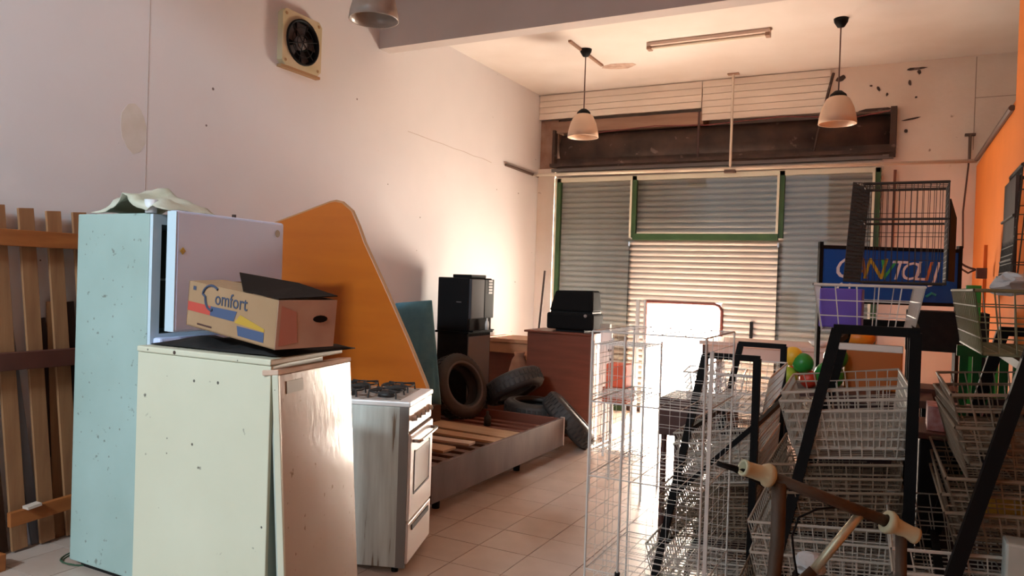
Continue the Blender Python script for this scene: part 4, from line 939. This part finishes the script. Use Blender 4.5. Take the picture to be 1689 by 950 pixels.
for (x, y, z0, z1, r_, lab) in ((.315, 4.35, .0, 1.545, .033, 'tall green post standing upright behind the right baskets'), (.41, 4.36, 0, 1.20, .022, 'thinner bright green post right of the tall green one')):
    tag(obj('green_post', MB().box(x-r_, x+r_, y-.02, y+.02, z0, z1), m_bgr if r_ > .03 else mat('bright_green', (.02, .36, .04), .4), bevel=.004), lab, 'post')
for k in range(3):
    x = .215+.055*k
    tag(obj('green_bottle', MB().lathe([(.001, 0), (.028, 0), (.028, .20), (.012, .26), (.012, .30), (.001, .30)], 14, T(x, 3.68-.0*k, .0)), m_gdark, smooth=True), ('dark green bottle left of three on the floor', 'dark green bottle in the middle of three on the floor', 'dark green bottle right of three on the floor')[k]+' before the black cabinet', 'bottle', 'dark green bottles')
gt = thing('green_glass_rack', 'dark green slatted crate behind the upper basket of the rightmost rack', 'crate', (.31, 3.3, 0))
for k in range(6): obj('slat', MB().box(.20+.042*k, .228+.042*k, 3.25, 3.27, .55, 1.30), m_gdark, gt, world=True)
obj('top_bar', MB().box(.19, .46, 3.245, 3.275, 1.27, 1.31), m_gdark, gt, world=True)
obj('low_bar', MB().box(.19, .46, 3.245, 3.275, .55, .60), m_gdark, gt, world=True)
obj('leg', MB().box(.19, .21, 3.25, 3.27, 0, .55), m_black, gt, world=True)
obj('leg', MB().box(.44, .46, 3.25, 3.27, 0, .55), m_black, gt, world=True)

# cable and box on back wall right
tag(obj('hanging_cable', MB().path([(.53, 8.47, 3.05), (.53, 8.46, 2.75), (.50, 8.46, 2.3), (.51, 8.46, 1.95), (.47, 8.46, 1.86), (.44, 8.46, 1.84)], .008, 6), m_cable), 'thin brown cable hanging down the back wall by the orange corner', 'cable')
tag(obj('short_pipe_stub', MB().tube((.535, 8.44, 2.79), (.535, 8.44, 3.03), .012, 8).box(.49, .58, 8.43, 8.49, 3.03, 3.05), m_pipe2), 'short brown pipe stub rising from the long pipe at the right', 'pipe')
tag(obj('cable_loop', MB().path([(.36+.13*(1-math.cos(t))*.5, 6.62, 1.80-.11*(t/3.14)-.035*math.sin(t)) for t in [i*.3 for i in range(11)]]+[(.44, 6.62, 1.66), (.38, 6.6, 1.70), (.35, 6.58, 1.78)], .008, 6), m_cable), 'dark cable loop hanging from the right post of the blue sign', 'cable')
tag(obj('junction_box', MB().box(.49, .56, 6.58, 6.64, 1.62, 1.70), m_cable, bevel=.004), 'small dark junction box on the end of the cable loop', 'box')
tag(obj('orange_batten', MB().box(.575, .60, 7.1, 7.16, .9, 1.90), mat('orange_batten_paint', (.62, .15, .015), .7)), 'thin orange batten fixed upright on the orange wall', 'batten')
tag(obj('wall_rod', MB().tube((-.10, 8.42, 1.4), (-.10, 8.42, 2.72), .014, 8), mat('red_brown_rod', (.16, .05, .03), .5)), 'dark red vertical rod on the back wall right of the shutter', 'rod')

# ------------------------------------------------------------------ handlebar
hb = thing('rusty_handlebar_frame', 'rusty tubular handlebar frame with cream rubber grips in the right foreground', 'handlebar', (-.18, 1.475, 0))
A = Vector((-.209, 1.466, 1.149)); B_ = Vector((-.009, 1.567, 1.071)); dv = (B_-A).normalized()
obj('cross_tube', MB().tube(A, B_, .0108, 12), m_rust, hb, world=True, smooth=True)
Ltip = Vector((-.250, 1.43, 1.166)); Rtip = Vector((.040, 1.59, 1.046))
def grip(a_, tip):
    d_ = (tip-a_).normalized(); n_ = (tip-a_).length
    q = d_.to_track_quat('Z', 'Y').to_matrix().to_4x4(); q.translation = a_
    pr_ = [(.0125, -.004), (.021, -.004), (.0225, .003), (.020, .010), (.0155, .016), (.0145, .028), (.014, n_-.01), (.0155, n_-.006), (.0155, n_), (.0105, n_), (.010, n_-.03), (.001, n_-.03)]
    return MB().lathe(pr_, 20, q)
g1 = obj('rubber_grip', grip(A, Ltip), m_grip, hb, world=True, smooth=True)
q = (Ltip-A).normalized().to_track_quat('Z', 'Y').to_matrix().to_4x4(); q.translation = Ltip
obj('grip_bore', MB().lathe([(.001, -.02), (.0112, -.02), (.0112, -.001)], 16, T(.18, -1.475, 0) @ q), m_blackm, g1)
obj('rubber_grip', grip(B_, Rtip), m_grip, hb, world=True, smooth=True)
obj('post', MB().path([A+dv*.022+Vector((0, 0, -.004)), (-.190, 1.478, 1.02), (-.196, 1.474, .93), (-.20, 1.47, .45), (-.20, 1.47, .02)], .016, 12, radii=[.0135, .013, .0125, .014, .014]), m_rust, hb, world=True, smooth=True)
obj('brace_tube', MB().tube(B_-dv*.05, (-.128, 1.506, .975), .0085, 10), m_brass, hb, world=True, smooth=True, label='shiny brass coloured brace tube')
obj('brace_tube', MB().tube((-.128, 1.506, .975), (-.195, 1.476, .90), .010, 10), m_rust, hb, world=True, smooth=True)
obj('side_post', MB().tube(B_+dv*.028, (.03, 1.585, .5), .010, 10), m_rust, hb, world=True, smooth=True)
obj('brake_lever', MB().path([A+dv*.0+Vector((-.005, .0, -.012)), A+Vector((-.03, -.015, .0)), A+Vector((-.06, -.03, .012)), A+Vector((-.085, -.045, .02))], .006, 8, radii=[.012, .008, .006, .005]), m_black, hb, world=True, smooth=True)
obj('brake_cable', MB().path([Vector((-.085, 1.53, 1.095)), Vector((-.125, 1.50, 1.092)), Vector((-.155, 1.485, 1.075)), Vector((-.165, 1.48, 1.04)), Vector((-.16, 1.48, 1.0)), Vector((-.15, 1.48, .95)), Vector((-.16, 1.48, .90))], .0022, 6), m_black, hb, world=True)
obj('base_bar', MB().box(-.30, -.10, 1.44, 1.50, 0, .03).box(-.23, -.17, 1.36, 1.60, 0, .025), m_rust, hb, world=True)
